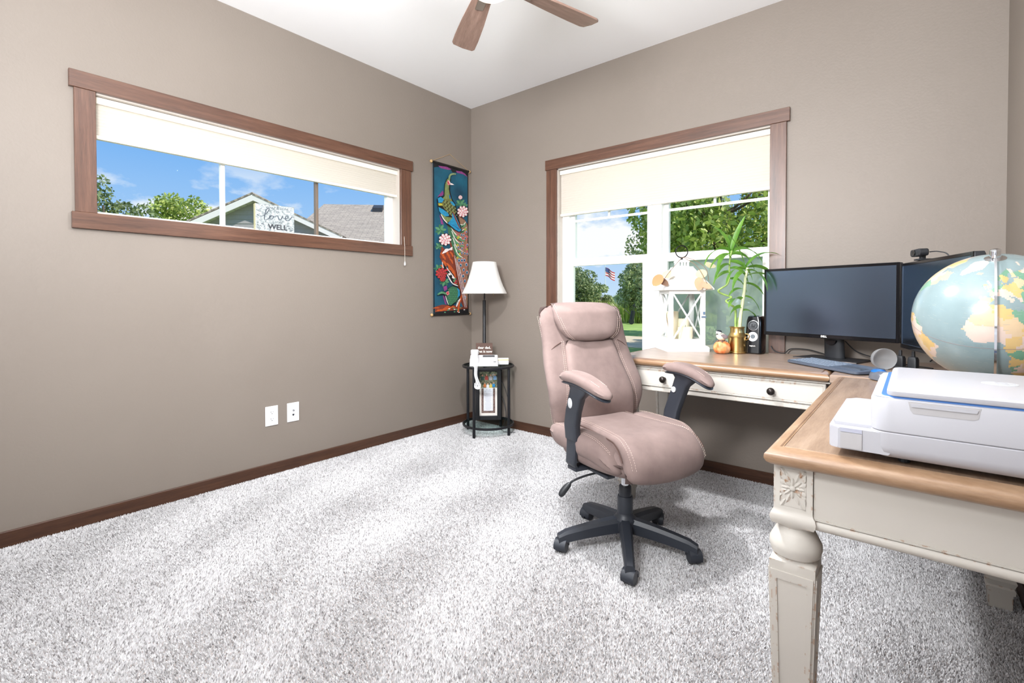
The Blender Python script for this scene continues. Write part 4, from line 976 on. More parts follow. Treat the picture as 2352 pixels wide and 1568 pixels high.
bm = BM(); box(bm, .088, .10, -hp-.006, -hp+.001, .215, .232, .001, 1); box(bm, .080, .108, -hp-.004, -hp-.001, .196, .206, .001, 1); obj('latch', bm, m_chrome, lt)
R39 = Matrix.Rotation(math.radians(39), 3, 'Z')
def atl(x, y, z): return Vector((1.945, -.187, DT))+R39 @ Vector((x, y, z))
m_wax = M('ivory_wax', S(244, 232, 205), .5, var=.03, Subsurface_Weight=.2)
for x, y, r, h, lab in ((-.045, .03, .036, .195, 'tallest ivory pillar candle inside the lantern'), (.018, .03, .040, .15, 'middle height ivory pillar candle inside the lantern'), (.005, -.052, .043, .105, 'shortest ivory pillar candle at the front inside the lantern')):
    c = thing('pillar_candle', lab, 'candle', atl(x, y, .0365), 0, 'pillar candles in the lantern')
    bm = BM(); lathe(bm, [(r-.003, 0), (r, .003), (r, h-.004), (r-.003, h), (r-.006, h-.001), (.004, h-.005)], n=24); obj('wax', bm, m_wax, c, 40)
    bm = BM(); tube(bm, [(0, 0, h-.006), (.001, 0, h+.004), (.003, 0, h+.010)], .0012, 5); obj('wick', bm, m_ink, c)
# ---- leaf garland over the lantern roof
m_twig = M('brown_twig', S(128, 100, 80), .8)
gl = thing('leaf_garland', 'thin twig garland with orange and cream leaves draped over the lantern', 'garland', atl(0, -.02, .56))
o0 = Vector(gl.location)
for pts in ([(0, -.02, .555), (.05, -.10, .50), (.085, -.14, .42), (.10, -.148, .375), (.085, -.152, .355)], [(0, -.01, .556), (-.07, -.09, .50), (-.125, -.14, .45), (-.155, -.15, .41)], [(.01, -.02, .556), (.07, -.05, .53), (.12, -.07, .48), (.115, -.12, .41)]):
    bm = BM(); tube(bm, smoothpts([atl(*q_)-o0 for q_ in pts]), .0016, 5); obj('twig', bm, m_twig, gl, 50)
gcol = [M('leaf_peach', S(238, 206, 176), .6), M('leaf_cream', S(240, 230, 200), .6), M('leaf_orange', S(232, 176, 128), .6), M('leaf_brown', S(150, 120, 100), .6)]
def roundleaf(name, par, cen, nrm, r, asp, rot, mat, cup=.12, tip=1.25):
    nrm = Vector(nrm).normalized(); u = nrm.cross(Vector((0, 0, 1))); u = u.normalized() if u.length > .1 else Vector((1, 0, 0)); v = nrm.cross(u)
    u, v = u*math.cos(rot)+v*math.sin(rot), -u*math.sin(rot)+v*math.cos(rot); bm = BM()
    c0 = bm.verts.new(Vector(cen)-nrm*cup*r); rg = []
    for k in range(14):
        a = 2*PI*k/14; rr_ = r*(1+(tip-1)*max(0, math.cos(a))**6); rg.append(bm.verts.new(Vector(cen)+u*rr_*math.cos(a)+v*rr_*asp*math.sin(a)+nrm*cup*r*.4*math.cos(2*a)))
    for k in range(14): bm.faces.new((c0, rg[k], rg[(k+1) % 14]))
    ext = bmesh.ops.solidify(bm, geom=bm.faces[:], thickness=.0008); return obj(name, bm, mat, par, 60)
fn = R39 @ Vector((0, -1, .35))
for x, y, z, r, mi, ro in ((.075, -.118, .452, .034, 1, .4), (.05, -.150, .395, .038, 0, 1.2), (.085, -.155, .385, .030, 0, 2.4), (-.185, -.150, .415, .036, 2, .9), (-.150, -.140, .405, .028, 3, 2.2), (-.12, -.13, .448, .032, 1, .3), (.14, -.07, .505, .03, 1, 2.8)):
    roundleaf('leaf', gl, atl(x, y, z)-o0, fn+Vector((rr.uniform(-.3, .3), rr.uniform(-.3, .3), rr.uniform(-.2, .3))), r, .8, ro, gcol[mi])
# ---- bird on a pumpkin
pk = thing('bird_pumpkin_figurine', 'small orange pumpkin figurine with a chickadee perched on top beside the brass vase', 'figurine', (2.196, -.245, DT), .7)
m_pump, nt_, b_ = newmat('pumpkin_glaze'); nt_.links.new(ramp_of(nt_, noise(nt_, 30, 3), [(.35, S(214, 100, 44)), (.5, S(232, 150, 92)), (.68, S(238, 190, 140))]), b_.inputs['Base Color']); b_.inputs['Roughness'].default_value = .4
bm = BM(); nn = 40; rings(bm, [[(r*(1+.045*math.cos(8*a)*s_)*math.cos(a), r*(1+.045*math.cos(8*a)*s_)*math.sin(a), z) for a in np.linspace(0, 2*PI, nn, endpoint=False)] for r, z, s_ in ((.022, 0, .4), (.036, .006, 1), (.0445, .022, 1), (.046, .036, 1), (.041, .052, 1), (.03, .064, 1), (.014, .069, .6), (.004, .066, .2))]); obj('pumpkin', bm, m_pump, pk, 60)
bm = BM()
for k in range(18): a = rr.uniform(0, 2*PI); q_ = rr.uniform(.008, .03); r1 = .006; c = Vector((q_*math.cos(a), q_*math.sin(a), .072-q_*q_*8)); bmesh.ops.create_icosphere(bm, subdivisions=1, radius=r1, matrix=Matrix.Translation(c))
o = obj('leaf_wreath', bm, M('brown_leafy_wreath', S(124, 92, 76), .8, var=.3, vs=90), pk, 60); o['kind'] = 'stuff'
def ellip(bm, c, rx, ry, rz_, rot=None):
    m = Matrix.Translation(Vector(c))
    if rot: m = m @ Matrix.Rotation(rot[1], 4, rot[0])
    bmesh.ops.create_uvsphere(bm, u_segments=18, v_segments=12, radius=1, matrix=m @ Matrix.Diagonal((rx, ry, rz_, 1)))
bm = BM(); ellip(bm, (-.004, 0, .094), .028, .020, .021, ('Y', .25)); bd = obj('bird_body', bm, M('bird_cream', S(236, 222, 200), .7), pk, 60)
bm = BM(); ellip(bm, (-.020, -.004, .116), .0155, .0145, .0145); obj('bird_head', bm, M('bird_white', S(240, 236, 228), .7), bd, 60)
bm = BM(); ellip(bm, (-.018, -.004, .123), .0145, .0135, .009); obj('bird_cap', bm, m_ink, bd, 60)
bm = BM(); ellip(bm, (-.029, -.008, .110), .006, .007, .004); obj('bird_bib', bm, m_ink, bd, 60)
bm = BM(); rings(bm, [[(-.035+dx, -.005+.0025*math.cos(a)*s_, .117+.0025*math.sin(a)*s_) for a in np.linspace(0, 2*PI, 6, endpoint=False)] for dx, s_ in ((.003, 1), (-.007, .1))]); obj('bird_beak', bm, m_ink, bd)
for s in (-1, 1):
    bm = BM(); ellip(bm, (.006, s*.017, .096), .022, .004, .012, ('Y', .35)); obj('bird_wing', bm, M('bird_grey', S(132, 118, 120), .7, var=.2, vs=80), bd, 60)
bm = BM(); box(bm, .018, .046, -.006, .006, .092, .096, .001, 1); obj('bird_tail', bm, m_twig, bd)
# ---- brass milk can with lucky bamboo
vs_ = thing('brass_vase', 'brass milk can vase holding lucky bamboo in front of the window', 'vase', (2.255, -.165, DT))
bm = BM(); lathe(bm, [(.046, 0), (.050, .003), (.050, .010), (.0475, .012), (.0475, .088), (.050, .090), (.050, .094), (.046, .098), (.038, .115), (.037, .118), (.037, .142), (.041, .146), (.041, .149), (.034, .148), (.033, .118)], n=36); obj('can_body', bm, m_brassy, vs_, 35)
bm = BM(); tube(bm, smoothpts([(.047, 0, .075), (.060, 0, .085), (.062, 0, .105), (.044, 0, .110)]), .0028, 6); obj('can_handle', bm, m_brassy, vs_, 50)
bp = thing('lucky_bamboo', 'green lucky bamboo with curled stalk growing in the brass vase', 'plant', (2.255, -.165, DT+.12))
m_stalk = M('bamboo_stalk', S(150, 178, 96), .45, var=.2, vs=30); m_stalk2 = M('pale_bamboo_stalk', S(206, 212, 170), .45, var=.12, vs=30)
m_leafg, nt_, b_ = newmat('bamboo_leaf'); ge_ = N(nt_, 'ShaderNodeNewGeometry')
nt_.links.new(ramp_of(nt_, noise(nt_, 14, 3), [(.3, S(66, 116, 42)), (.7, S(118, 164, 66))]), b_.inputs['Base Color']); b_.inputs['Roughness'].default_value = .4; b_.inputs['Subsurface Weight'].default_value = .15
tr_ = N(nt_, 'ShaderNodeBsdfTranslucent'); tr_.inputs[0].default_value = S(130, 178, 62); ms_ = N(nt_, 'ShaderNodeMixShader', i_Fac=.35)
ou_ = [n for n in nt_.nodes if n.type == 'OUTPUT_MATERIAL'][0]; nt_.links.new(b_.outputs[0], ms_.inputs[1]); nt_.links.new(tr_.outputs[0], ms_.inputs[2]); nt_.links.new(ms_.outputs[0], ou_.inputs[0])
stalks = [([(.014, -.006, -.08), (.018, -.01, .06), (.030, -.012, .16), (.040, -.01, .24), (.045, -.012, .30), (.055, -.01, .36)], .0095, m_stalk2),
          ([(-.010, .0, -.08), (-.010, .004, .06), (-.012, .0, .13), (-.035, -.02, .155), (-.060, .0, .175), (-.04, .03, .195), (-.085, .01, .215), (-.10, -.01, .235), (-.06, .0, .265), (-.045, .0, .30), (-.044, 0, .36), (-.040, 0, .42), (-.030, .0, .46)], .0062, m_stalk),
          ([(.0, .012, -.08), (.0, .014, .03), (.003, .014, .08)], .0075, m_stalk)]
for pts, r, m in stalks:
    P = smoothpts(pts, 8); bm = BM(); tube(bm, P, r, 10, taper=[r*(1+.12*(i % 8 == 0))*(1-.25*i/len(P)) for i in range(len(P))]); obj('stalk', bm, m, bp, 50)
def blade(par, base, d, L, w, droop, mat, name='leaf'):
    d = Vector(d).normalized(); n = 8; sd = d.cross(Vector((0, 0, 1))); sd = sd.normalized() if sd.length > .05 else Vector((1, 0, 0))
    L *= 1.12; w *= 1.55; sd = Matrix.Rotation(rb.choice((-1, 1))*rb.uniform(.25, 1.1), 3, d) @ sd
    bm = BM(); p_ = Vector(base); A = []; dirv = d.copy()
    for i in range(n+1):
        t = i/n; ww = w*math.sin(PI*min(1, .12+.88*t))**.8*(1 if t < .98 else .05)
        upv = sd.cross(dirv).normalized(); A.append([bm.verts.new(p_-sd*ww+upv*ww*.3), bm.verts.new(p_), bm.verts.new(p_+sd*ww+upv*ww*.3)])
        dirv = (dirv+Vector((0, 0, -droop/n))).normalized(); p_ = p_+dirv*(L/n)
    for a, b in zip(A[:-1], A[1:]):
        for j in (0, 1): bm.faces.new((a[j], a[j+1], b[j+1], b[j]))
    return obj(name, bm, mat, par, 60)
rb = random.Random(21)
rtv = Vector((.771, .637, 0)); fwv = Vector((-.637, .771, 0))
def LD(r_, u_, f_=0): return rtv*r_+Vector((0, 0, 1))*u_+fwv*f_
# crown leaves of the curled stalk and of the straight stalk (right/up directions as the leaves really spread)
for b_z, r_, u_, f_, L, w, dr in ((.46, -.2, 1, .1, .17, .011, 1.6), (.46, -.75, .6, -.1, .19, .010, 2.4), (.45, .25, 1, -.1, .20, .010, .5), (.45, .8, .75, .1, .21, .010, 2.0), (.44, -.9, .25, 0, .15, .009, 2.0), (.44, .6, .4, -.3, .16, .011, 2.6), (.42, -.5, .7, -.4, .20, .012, 3.2), (.43, .1, .9, .3, .15, .010, 1.0), (.40, .9, .2, -.2, .16, .010, 2.2), (.38, -.8, .4, -.3, .17, .010, 2.8), (.36, .4, .3, -.5, .15, .011, 2.8), (.34, -.7, .2, .2, .13, .009, 2.2), (.30, .7, .3, -.2, .12, .010, 2.6)):
    blade(bp, Vector((-.038, 0, b_z)), LD(r_, u_, f_), L, w, dr, m_leafg)
for b_z, r_, u_, f_, L, w, dr in ((.36, .5, .9, 0, .20, .011, 1.6), (.36, -.3, 1, 0, .19, .010, .8), (.355, .9, .55, .1, .22, .010, 1.9), (.35, -.8, .6, -.2, .16, .010, 2.6), (.34, .4, .4, -.5, .17, .011, 3.0), (.33, -.5, .35, -.3, .16, .011, 2.8), (.31, .8, .5, 0, .15, .009, 1.2), (.27, .9, .3, 0, .13, .008, 1.6), (.24, -.8, .3, -.1, .09, .010, 1.6), (.20, .9, .3, -.2, .12, .008, 2.4), (.18, -.6, .6, -.2, .11, .012, 2.4), (.14, -.8, .4, 0, .09, .010, 2.4), (.12, .8, .4, 0, .10, .010, 2.2)):
    blade(bp, Vector((.045 if b_z > .3 else .030, -.012, b_z)), LD(r_, u_, f_), L, w, dr, m_leafg)
# ---- loudspeaker
spk = thing('computer_speaker', 'glossy black computer speaker beside the left monitor', 'speaker', (2.338, -.118, DT), math.radians(-4))
bm = BM(); rs = []
for t in np.linspace(0, 1, 9):
    z = .006+.200*t; w = .045-.005*t-.006*max(0, t-.88)/.12; yb = .022*t
    rs.append([(x, y+yb, z) for x, y in rrect(w, .05, .016, 4)])
rs = [[(x*.9, y*.9, .001) for x, y, z in rs[0]]]+rs+[[(x*.8, (y-.022)*.8+.022, .211) for x, y, z in rs[-1]]]; rings(bm, rs); sb_ = obj('cabinet', bm, m_gloss, spk, 40)
def disc(name, par, z, r0, prof, mat):
    yb = -.0505+.022*(z-.006)/.2; bm = BM(); tilt = .11
    rings(bm, [[(r*math.cos(a), yb+d+r*math.sin(a)*tilt, z+r*math.sin(a)) for a in np.linspace(0, 2*PI, 28, endpoint=False)] for r, d in prof]); return obj(name, bm, mat, par, 50)
m_cone = M('grey_cone', S(58, 60, 64), .5, 0, var=.05)
disc('driver_ring', sb_, .158, 0, [(.028, .001), (.028, -.003), (.0262, -.0035), (.0255, -.001)], M('silver_ring', S(196, 200, 206), .25, .8, var=0)); disc('driver_cone', sb_, .158, 0, [(.0255, -.001), (.022, -.003), (.014, .001), (.011, -.0005), (.006, -.0045), (.001, -.0055)], m_cone)
disc('port_ring', sb_, .096, 0, [(.026, .001), (.026, -.003), (.020, -.004), (.012, -.0015), (.011, .006)], M('pale_port', S(214, 222, 230), .35, var=0)); disc('port_hole', sb_, .096, 0, [(.011, -.0012), (.001, -.0011)], M('port_grey', S(96, 104, 110), .5, var=0))
text('maker_lettering', 'logitech', .0095, m_winkt, sb_, (0, -.0475, .045), (PI/2+.11, 0, 0), .0002, .0003)
# ---- monitors
m_scr, nt_, b_ = newmat('matte_dark_screen'); b_.inputs['Base Color'].default_value = S(122, 144, 170); b_.inputs['Metallic'].default_value = 1.0; b_.inputs['Roughness'].default_value = .2
def monitor(label, ax, ay, bx_, by_, zb, hgt, stand, words):
    L = math.hypot(bx_-ax, by_-ay); t = thing('computer_monitor', label, 'monitor', ((ax+bx_)/2, (ay+by_)/2, DT), math.atan2(by_-ay, bx_-ax), 'monitors on the desk corner')
    z0 = zb-DT; h = L/2
    bm = BM(); rings(bm, [[(x, y, z0+hgt/2+z) for x, z in rrect(h*k, hgt/2*(1-(1-k)*1.6), .006, 2)] for y, k in ((-.012, .994), (-.010, 1), (.014, 1), (.030, .93), (.046, .6))]); cs = obj('monitor_body', bm, m_black, t, 30)
    b_ = .013
    bm = BM()
    for a in ((-h+.001, -h+b_, z0+.001, z0+hgt-.001), (h-b_, h-.001, z0+.001, z0+hgt-.001), (-h+b_, h-b_, z0+.001, z0+b_+.006), (-h+b_, h-b_, z0+hgt-b_, z0+hgt-.001)): box(bm, a[0], a[1], -.0155, -.0115, a[2], a[3], .001, 1)
    bz = obj('bezel', bm, m_gloss, t)
    bm = BM(); box(bm, -h+b_, h-b_, -.0135, -.0118, z0+b_+.006, z0+hgt-b_); obj('screen', bm, m_scr, t)
    bm = BM()
    for a in ((-h+b_, -h+b_+.0015, z0+b_+.006, z0+hgt-b_), (h-b_-.0015, h-b_, z0+b_+.006, z0+hgt-b_), (-h+b_, h-b_, z0+b_+.006, z0+b_+.0075)): box(bm, a[0], a[1], -.0158, -.0135, a[2], a[3])
    obj('screen_lip', bm, M('dark_lip', S(70, 78, 90), .2, .4, var=0), bz)
    if words: text('maker_lettering', words, .0125, m_winkt, bz, (0, -.0157, z0+.010), (PI/2, 0, 0), .0002, .0006)
    # stand: curved neck with a cable hole and a flat foot
    bm = BM(); nz_ = z0+.13; rs = []
    for k in range(9):
        z = .008+(nz_-.008)*k/8; rs.append([(.048*math.cos(a)*(1-.10*k/8), .088+.022*math.sin(a)-.02*k/8, z) for a in np.linspace(0, 2*PI, 20, endpoint=False)])
    rings(bm, rs); nk = obj('stand_neck', bm, m_black, t, 40)
    bm = BM(); rings(bm, [[(.024*math.cos(a), y, z0-.012+.024*math.sin(a)) for a in np.linspace(PI, 2*PI, 16)] for y in (.045, .0675)]); obj('cable_hole', bm, m_gloss, nk)
    bm = BM(); extrude_poly(bm, [(-.15, -.02), (.15, -.02), (.138, .16), (-.138, .16)], 0, .007); bmesh.ops.bevel(bm, geom=bm.edges[:], offset=.002, segments=1); ft = obj('stand_foot', bm, m_black, t)
    bm = BM(); box(bm, -.149, .149, -.0215, -.0198, .001, .005); obj('foot_edge', bm, m_chrome, ft)
    return t
mo1 = monitor('black wide monitor facing the office chair, nearer the window', 2.393, -.134, 2.981, -.357, .872, .358, True, 'DELL')
mo2 = monitor('black wide monitor partly hidden behind the globe', 2.996, -.445, 3.179, -1.005, .860, .358, True, '')
# ---- webcam on the second monitor
wc = thing('webcam', 'small black webcam clipped to the top of the globe side monitor', 'webcam', (3.048, -.604, 1.2187), math.atan2(-.56, .183))
bm = BM(); box(bm, -.018, .018, -.022, .026, 0, .006, .002); rings(bm, [[(x*k, -.010+y_, .030+z*k) for x, z in rrect(.046, .014, .013, 5)] for y_, k in ((-.016, .88), (-.012, 1), (.012, 1), (.016, .9))]); box(bm, -.010, .010, -.008, .008, .005, .02, .002); wb = obj('camera_body', bm, m_black, wc, 40)
bm = BM(); rings(bm, [[(r*math.cos(a), y_, .030+r*math.sin(a)) for a in np.linspace(0, 2*PI, 18, endpoint=False)] for r, y_ in ((.011, -.0262), (.011, -.029), (.008, -.0295), (.001, -.0275))]); obj('lens', bm, m_gloss, wb, 50)
bm = BM(); tube(bm, smoothpts([(.03, .012, .03), (.06, .03, .028), (.09, .05, .005), (.12, .052, -.1)]), .0022, 6); obj('webcam_cable', bm, m_black, wc, 50)
# ---- keyboard
kb = thing('keyboard', 'slim dark grey wireless keyboard with a touch pad lying before the monitors', 'keyboard', (2.748, -.535, DT), math.atan2(-.27, .285))
m_kb = M('slate_keyboard', S(76, 84, 98), .45, var=.04); m_kc = M('slate_keycap', S(124, 136, 152), .4, var=.04)
bm = BM(); ko = rrect(.205, .072, .018, 5); rings(bm, [[(x*k, y*k, z+.06*(y+.07)*up_) for x, y in ko] for k, z, up_ in ((.97, .002, 0), (1, .004, .2), (1, .011, 1), (.985, .0135, 1))]); kbb = obj('keyboard_body', bm, m_kb, kb, 30)
kc_ = None
for r_ in range(6):
    x = -.190; z_ = .0132+.06*(.050-r_*.0205+.07); y = .050-r_*.0205; n_ = 14 if r_ else 15
    for c in range(n_):
        w_ = .245/n_
        if r_ == 5 and 4 <= c <= 7:
            if c > 4: x += w_; continue
        wid = w_*4-.003 if (r_ == 5 and c == 4) else w_-.003; hh = .0165 if r_ else .011
        key = (round(wid, 4), hh)
        bm = BM(); box(bm, 0, wid, -hh/2, hh/2, 0, .0028, .0008, 1); k_ = obj('key', bm, m_kc, kbb, loc=(x, y, z_)); x += w_
bm = BM(); z_ = .0142+.06*.07; box(bm, .075, .180, -.030, .035, z_-.003, z_+.0006, .0004, 1); obj('touch_pad', bm, M('touch_pad', S(84, 92, 104), .3, var=0), kbb)
bm = BM(); box(bm, -.110, -.096, .058, .0635, .0205, .0212); obj('yellow_key_label', bm, M('yellow_mark', S(226, 206, 70), .6, var=0), kbb)
# ---- mouse
ms = thing('mouse', 'dark grey mouse with a bright blue top by the printer corner', 'mouse', (2.93, -.80, DT), .5)
bm = BM(); cushion(bm, .032, .05, .032, .002, .9, 3, 16, 20, lambda x, y, z: (x, y, .003+max(z, -.002)+.0*y)); obj('mouse_body', bm, M('mouse_grey', S(96, 100, 110), .3, var=.05), ms, 60)
bm = BM(); cushion(bm, .024, .032, .0062, .004, .9, 3, 12, 14, lambda x, y, z: (x, y+.012, .0335+z-8*(x*x)-6*y*y)); obj('mouse_top', bm, M('bright_blue', S(24, 104, 190), .25, var=0), ms, 60)
# ---- frosted glass paperweight bowl
m_frost = M('frosted_glass', S(236, 238, 240), .3, var=.04, Transmission_Weight=.8, IOR=1.2)
dh = thing('glass_paperweight', 'round frosted clear glass paperweight standing behind the keyboard', 'paperweight', (2.925, -.455, DT), .65)
bm = BM(); rings(bm, [[(r*1.12*math.cos(a), y_, .047+r*math.sin(a)) for a in np.linspace(0, 2*PI, 32, endpoint=False)] for r, y_ in ((.010, .030), (.030, .024), (.043, .010), (.0455, -.004), (.045, -.010), (.040, -.008), (.028, .004), (.010, .012), (.001, .013))]); dsh = obj('glass_shell', bm, m_frost, dh, 60)
bm = BM(); rings(bm, [[(r*math.cos(a), y_, .004*0+r*0+z) for a in np.linspace(0, 2*PI, 8, endpoint=False)] for r, y_, z in ((.014, .0, 0), (.014, .0, .003))]) if False else box(bm, -.016, .016, -.006, .014, 0, .006, .002); obj('foot', bm, m_frost, dh)
# ---- power strip
pw = thing('power_strip', 'flat black power strip with two fat plugs under the monitors', 'power strip', (3.035, -.365, DT), math.atan2(-.07, .14))
bm = BM(); box(bm, -.10, .10, -.022, .022, 0, .008, .002); pwb = obj('strip_body', bm, m_black, pw)
for x in (-.062, -.012):
    bm = BM(); rings(bm, [[(x+a*k, b*k, z) for a, b in rrect(.017, .014, .005, 3)] for k, z in ((1, .008), (1, .042), (.8, .052), (.35, .056), (.3, .078))]); obj('plug', bm, m_black, pwb, 40)
rc = random.Random(4)
for i, (pts, lab) in enumerate((([(2.40, -.03, .80), (2.42, -.035, .775), (2.47, -.05, DT+.004), (2.50, -.03, .79), (2.58, -.03, .792), (2.66, -.05, .775)], 'thin black cable looping on the wall side of the left monitor stand'),
        ([(2.75, -.05, .85), (2.80, -.06, .80), (2.88, -.09, .775), (2.96, -.16, DT+.004), (3.02, -.25, DT+.004), (3.09, -.33, DT+.006)], 'black cable running from the left monitor to the power strip'),
        ([(3.08, -.35, .80), (3.12, -.30, .83), (3.17, -.38, .80), (3.20, -.48, .775), (3.22, -.60, DT+.004), (3.24, -.75, DT+.004)], 'black cable arching behind the power strip'),
        ([(3.16, -.47, .80), (3.20, -.40, .85), (3.25, -.44, .80), (3.26, -.56, .77), (3.27, -.7, DT+.004)], 'black cable bunched behind the globe side monitor'),
        ([(3.13, -.62, .84), (3.15, -.66, .80), (3.13, -.72, DT+.003), (3.16, -.84, DT+.003), (3.2, -.95, DT+.003)], 'grey cable lying in front of the globe side monitor'))):
    bm = BM(); tube(bm, smoothpts(pts, 8), .0028, 6); tag(obj('monitor_cable', bm, m_black if i < 4 else m_grey, None, 50), lab, 'cable', 'cables on the desk corner')
# ---- globe
gb = thing('desk_globe', 'large political desk globe with a chrome meridian standing behind the printer', 'globe', (3.178, -1.40, DT))
GR = .160; gz = 1.020-DT
land = {'af': [(-17, 15), (-16, 20), (-13, 27), (-9, 31), (-6, 35.5), (3, 37), (10, 37), (11, 33.5), (20, 31), (24, 32), (33, 31), (35, 27), (39, 19), (43, 12), (51, 12), (46, 4), (41, -2), (39, -8), (40, -16), (35, -22), (32, -28), (26, -34), (19, -34.5), (14, -24), (12, -16), (13, -8), (9, -1), (9, 4), (4, 6.5), (-4, 5), (-9, 4.5), (-13, 9)],
 'ib': [(-9, 37), (-9, 43.5), (-2, 43.5), (3, 42), (0, 38.5), (-2, 36.7), (-6, 36.2)],
 'eu': [(-1.5, 43.5), (-1, 46), (-4.5, 48.5), (1.5, 50.5), (5, 53), (8.5, 54), (8, 57), (11, 56), (11, 54), (20, 54.5), (24, 57.5), (24, 59.3), (30, 60), (28, 66), (40, 66), (60, 68), (60, 40), (48, 42), (40, 41), (41, 43.5), (37, 46), (32, 46), (28, 41), (26, 39.5), (23, 36.5), (19.5, 42), (13, 45.5), (18, 40), (15.5, 38), (8.5, 44), (4, 43.3)],
 'tr': [(26, 40), (41, 41), (48, 40), (60, 38), (60, 25), (50, 29), (48, 30), (51, 25), (56, 26), (59, 22), (52, 17), (44, 13), (39, 21), (35, 28), (36, 36.5), (28, 36.5)],
 'uk': [(-5.5, 50), (1.5, 51.2), (0, 53.5), (-2, 56), (-3, 58.5), (-6, 57.5), (-3, 54.5), (-5, 52)], 'ie': [(-10, 52), (-6, 52), (-6, 55), (-9, 54.5)], 'is': [(-24, 65), (-22, 64), (-15, 64.5), (-15, 66.3), (-22, 66.3)],
 'sc': [(5, 59), (8, 58), (11, 59), (13, 55.5), (16, 56.5), (18.5, 60), (17, 61.5), (22, 65.5), (25, 65), (22, 60.5), (28, 60.7), (31, 63), (30, 70), (24, 71), (14, 67), (5, 62)],
 'gr': [(-45, 60), (-30, 68), (-20, 71), (-18, 80), (-35, 83), (-60, 82), (-70, 77), (-55, 70), (-52, 64)],
 'sa': [(-80, 8), (-72, 12), (-62, 10.5), (-52, 5), (-50, 0), (-44, -2.5), (-35, -6), (-39, -14), (-41, -22), (-48, -26), (-54, -34), (-58, -38), (-65, -43), (-68, -53), (-74, -50), (-71, -30), (-70, -18), (-80, -6)],
 'na': [(-125, 40), (-125, 60), (-140, 70), (-90, 72), (-80, 62), (-92, 58), (-82, 53), (-78, 58), (-64, 60), (-56, 52), (-66, 49.5), (-65, 45), (-70, 42.5), (-75, 38), (-81, 31), (-80, 26), (-84, 30), (-97, 28), (-97, 20), (-88, 21), (-84, 10), (-95, 16), (-110, 24)],
 'md': [(43.5, -17), (50, -15), (47, -25), (44, -24)], 'it': [(8.5, 44), (12.5, 42), (15.5, 38), (18, 40), (13, 45)], 'nz': [(54, 71), (68, 76), (60, 76), (52, 72)]}
def inpoly(lon, lat, P):
    P = np.array(P); x, y = P[:, 0], P[:, 1]; x2, y2 = np.roll(x, -1), np.roll(y, -1); ins = np.zeros(lon.shape, bool)
    for a, b, c, d in zip(x, y, x2, y2):
        k = (b > lat) != (d > lat); ins ^= k & (lon < (c-a)*(lat-b)/((d-b) if d != b else 1e-9)+a)
    return ins
nlo, nla = 300, 150
lo_ = np.linspace(-180, 180, nlo+1)[:-1]+.0; la_ = np.linspace(-89.2, 89.2, nla+1)
LO, LA = np.meshgrid(np.radians(lo_), np.radians(la_)); Vg = np.stack([np.cos(LA)*np.cos(LO), np.cos(LA)*np.sin(LO), np.sin(LA)], -1).reshape(-1, 3)*GR
ii, jj = np.meshgrid(np.arange(nlo), np.arange(nla)); i2 = (ii+1) % nlo
Fg = np.stack([jj*nlo+ii, jj*nlo+i2, (jj+1)*nlo+i2, (jj+1)*nlo+ii], -1).reshape(-1, 4)
clon = (lo_[ii]+.6).ravel(); clat = (.5*(la_[jj]+la_[jj+1])).ravel(); mi_ = np.zeros(len(clon), int)
seeds = np.stack([np.random.default_rng(9).uniform(-130, 70, 150), np.random.default_rng(10).uniform(-55, 80, 150)], -1)
wob = 1.2*np.sin(clat*.9)+.8*np.sin(clon*1.3)
for k_, P in land.items():
    m_in = inpoly(clon+.35*wob, clat+.3*np.sin(clon*1.7), P); idx = np.where(m_in)[0]
    d2 = ((clon[idx]+wob[idx]-seeds[:, 0:1])**2+(clat[idx]-seeds[:, 1:2])**2).argmin(0); mi_[idx] = 1+np.array([0, 0, 1, 2, 0, 3, 1, 4, 0, 2])[d2 % 10]
    if k_ == 'gr': mi_[idx] = 4
gm = [M('globe_'+n_, S(*c), .22, var=.04, vs=30, Coat_Weight=.2) for n_, c in (('sea', (126, 144, 147)), ('peach', (196, 172, 140)), ('yellow', (196, 166, 110)), ('green', (106, 148, 124)), ('pink', (196, 176, 164)))]
axt = Matrix.Rotation(math.radians(-63-5), 4, 'Z')     # lon 5E turned to the camera
vdir = Vector((3.02304-3.178, -3.09329+1.40, 0)).normalized()
tilt = Matrix.Rotation(math.radians(24), 4, Vector((0, 0, 1)).cross(vdir))
spin = Matrix.Rotation(math.atan2(vdir.y, vdir.x)-math.radians(3), 4, 'Z')
gs = obj('map_sphere', npmesh('map_sphere', Vg, Fg, gm, True, mi_), None, gb); gs.matrix_local = Matrix.Translation((0, 0, gz)) @ tilt @ spin
bm = BM(); tube(bm, [(GR*1.0006*math.cos(a), GR*1.0006*math.sin(a), 0) for a in np.linspace(0, 2*PI, 121)], .0006, 4); obj('equator_line', bm, M('equator_ink', S(110, 96, 96), .6, var=0), gs)
bm = BM(); rl = np.random.default_rng(3)
for _ in range(240):
    a, b = math.radians(rl.uniform(-70, 60)), math.radians(rl.uniform(-30, 65)); w_ = rl.uniform(.02, .07)/max(.3, math.cos(b))
    q_ = [Vector((math.cos(b+db)*math.cos(a+da), math.cos(b+db)*math.sin(a+da), math.sin(b+db)))*GR*1.0012 for da, db in ((0, 0), (w_, 0), (w_, .0036), (0, .0036))]; bm.faces.new([bm.verts.new(v) for v in q_])
o = obj('place_names', bm, M('map_ink', S(140, 150, 146), .7, var=0), gs); o['kind'] = 'stuff'
mer = BM(); aa = np.linspace(PI/2+.02, -PI/2, 41); rr1 = GR+.008
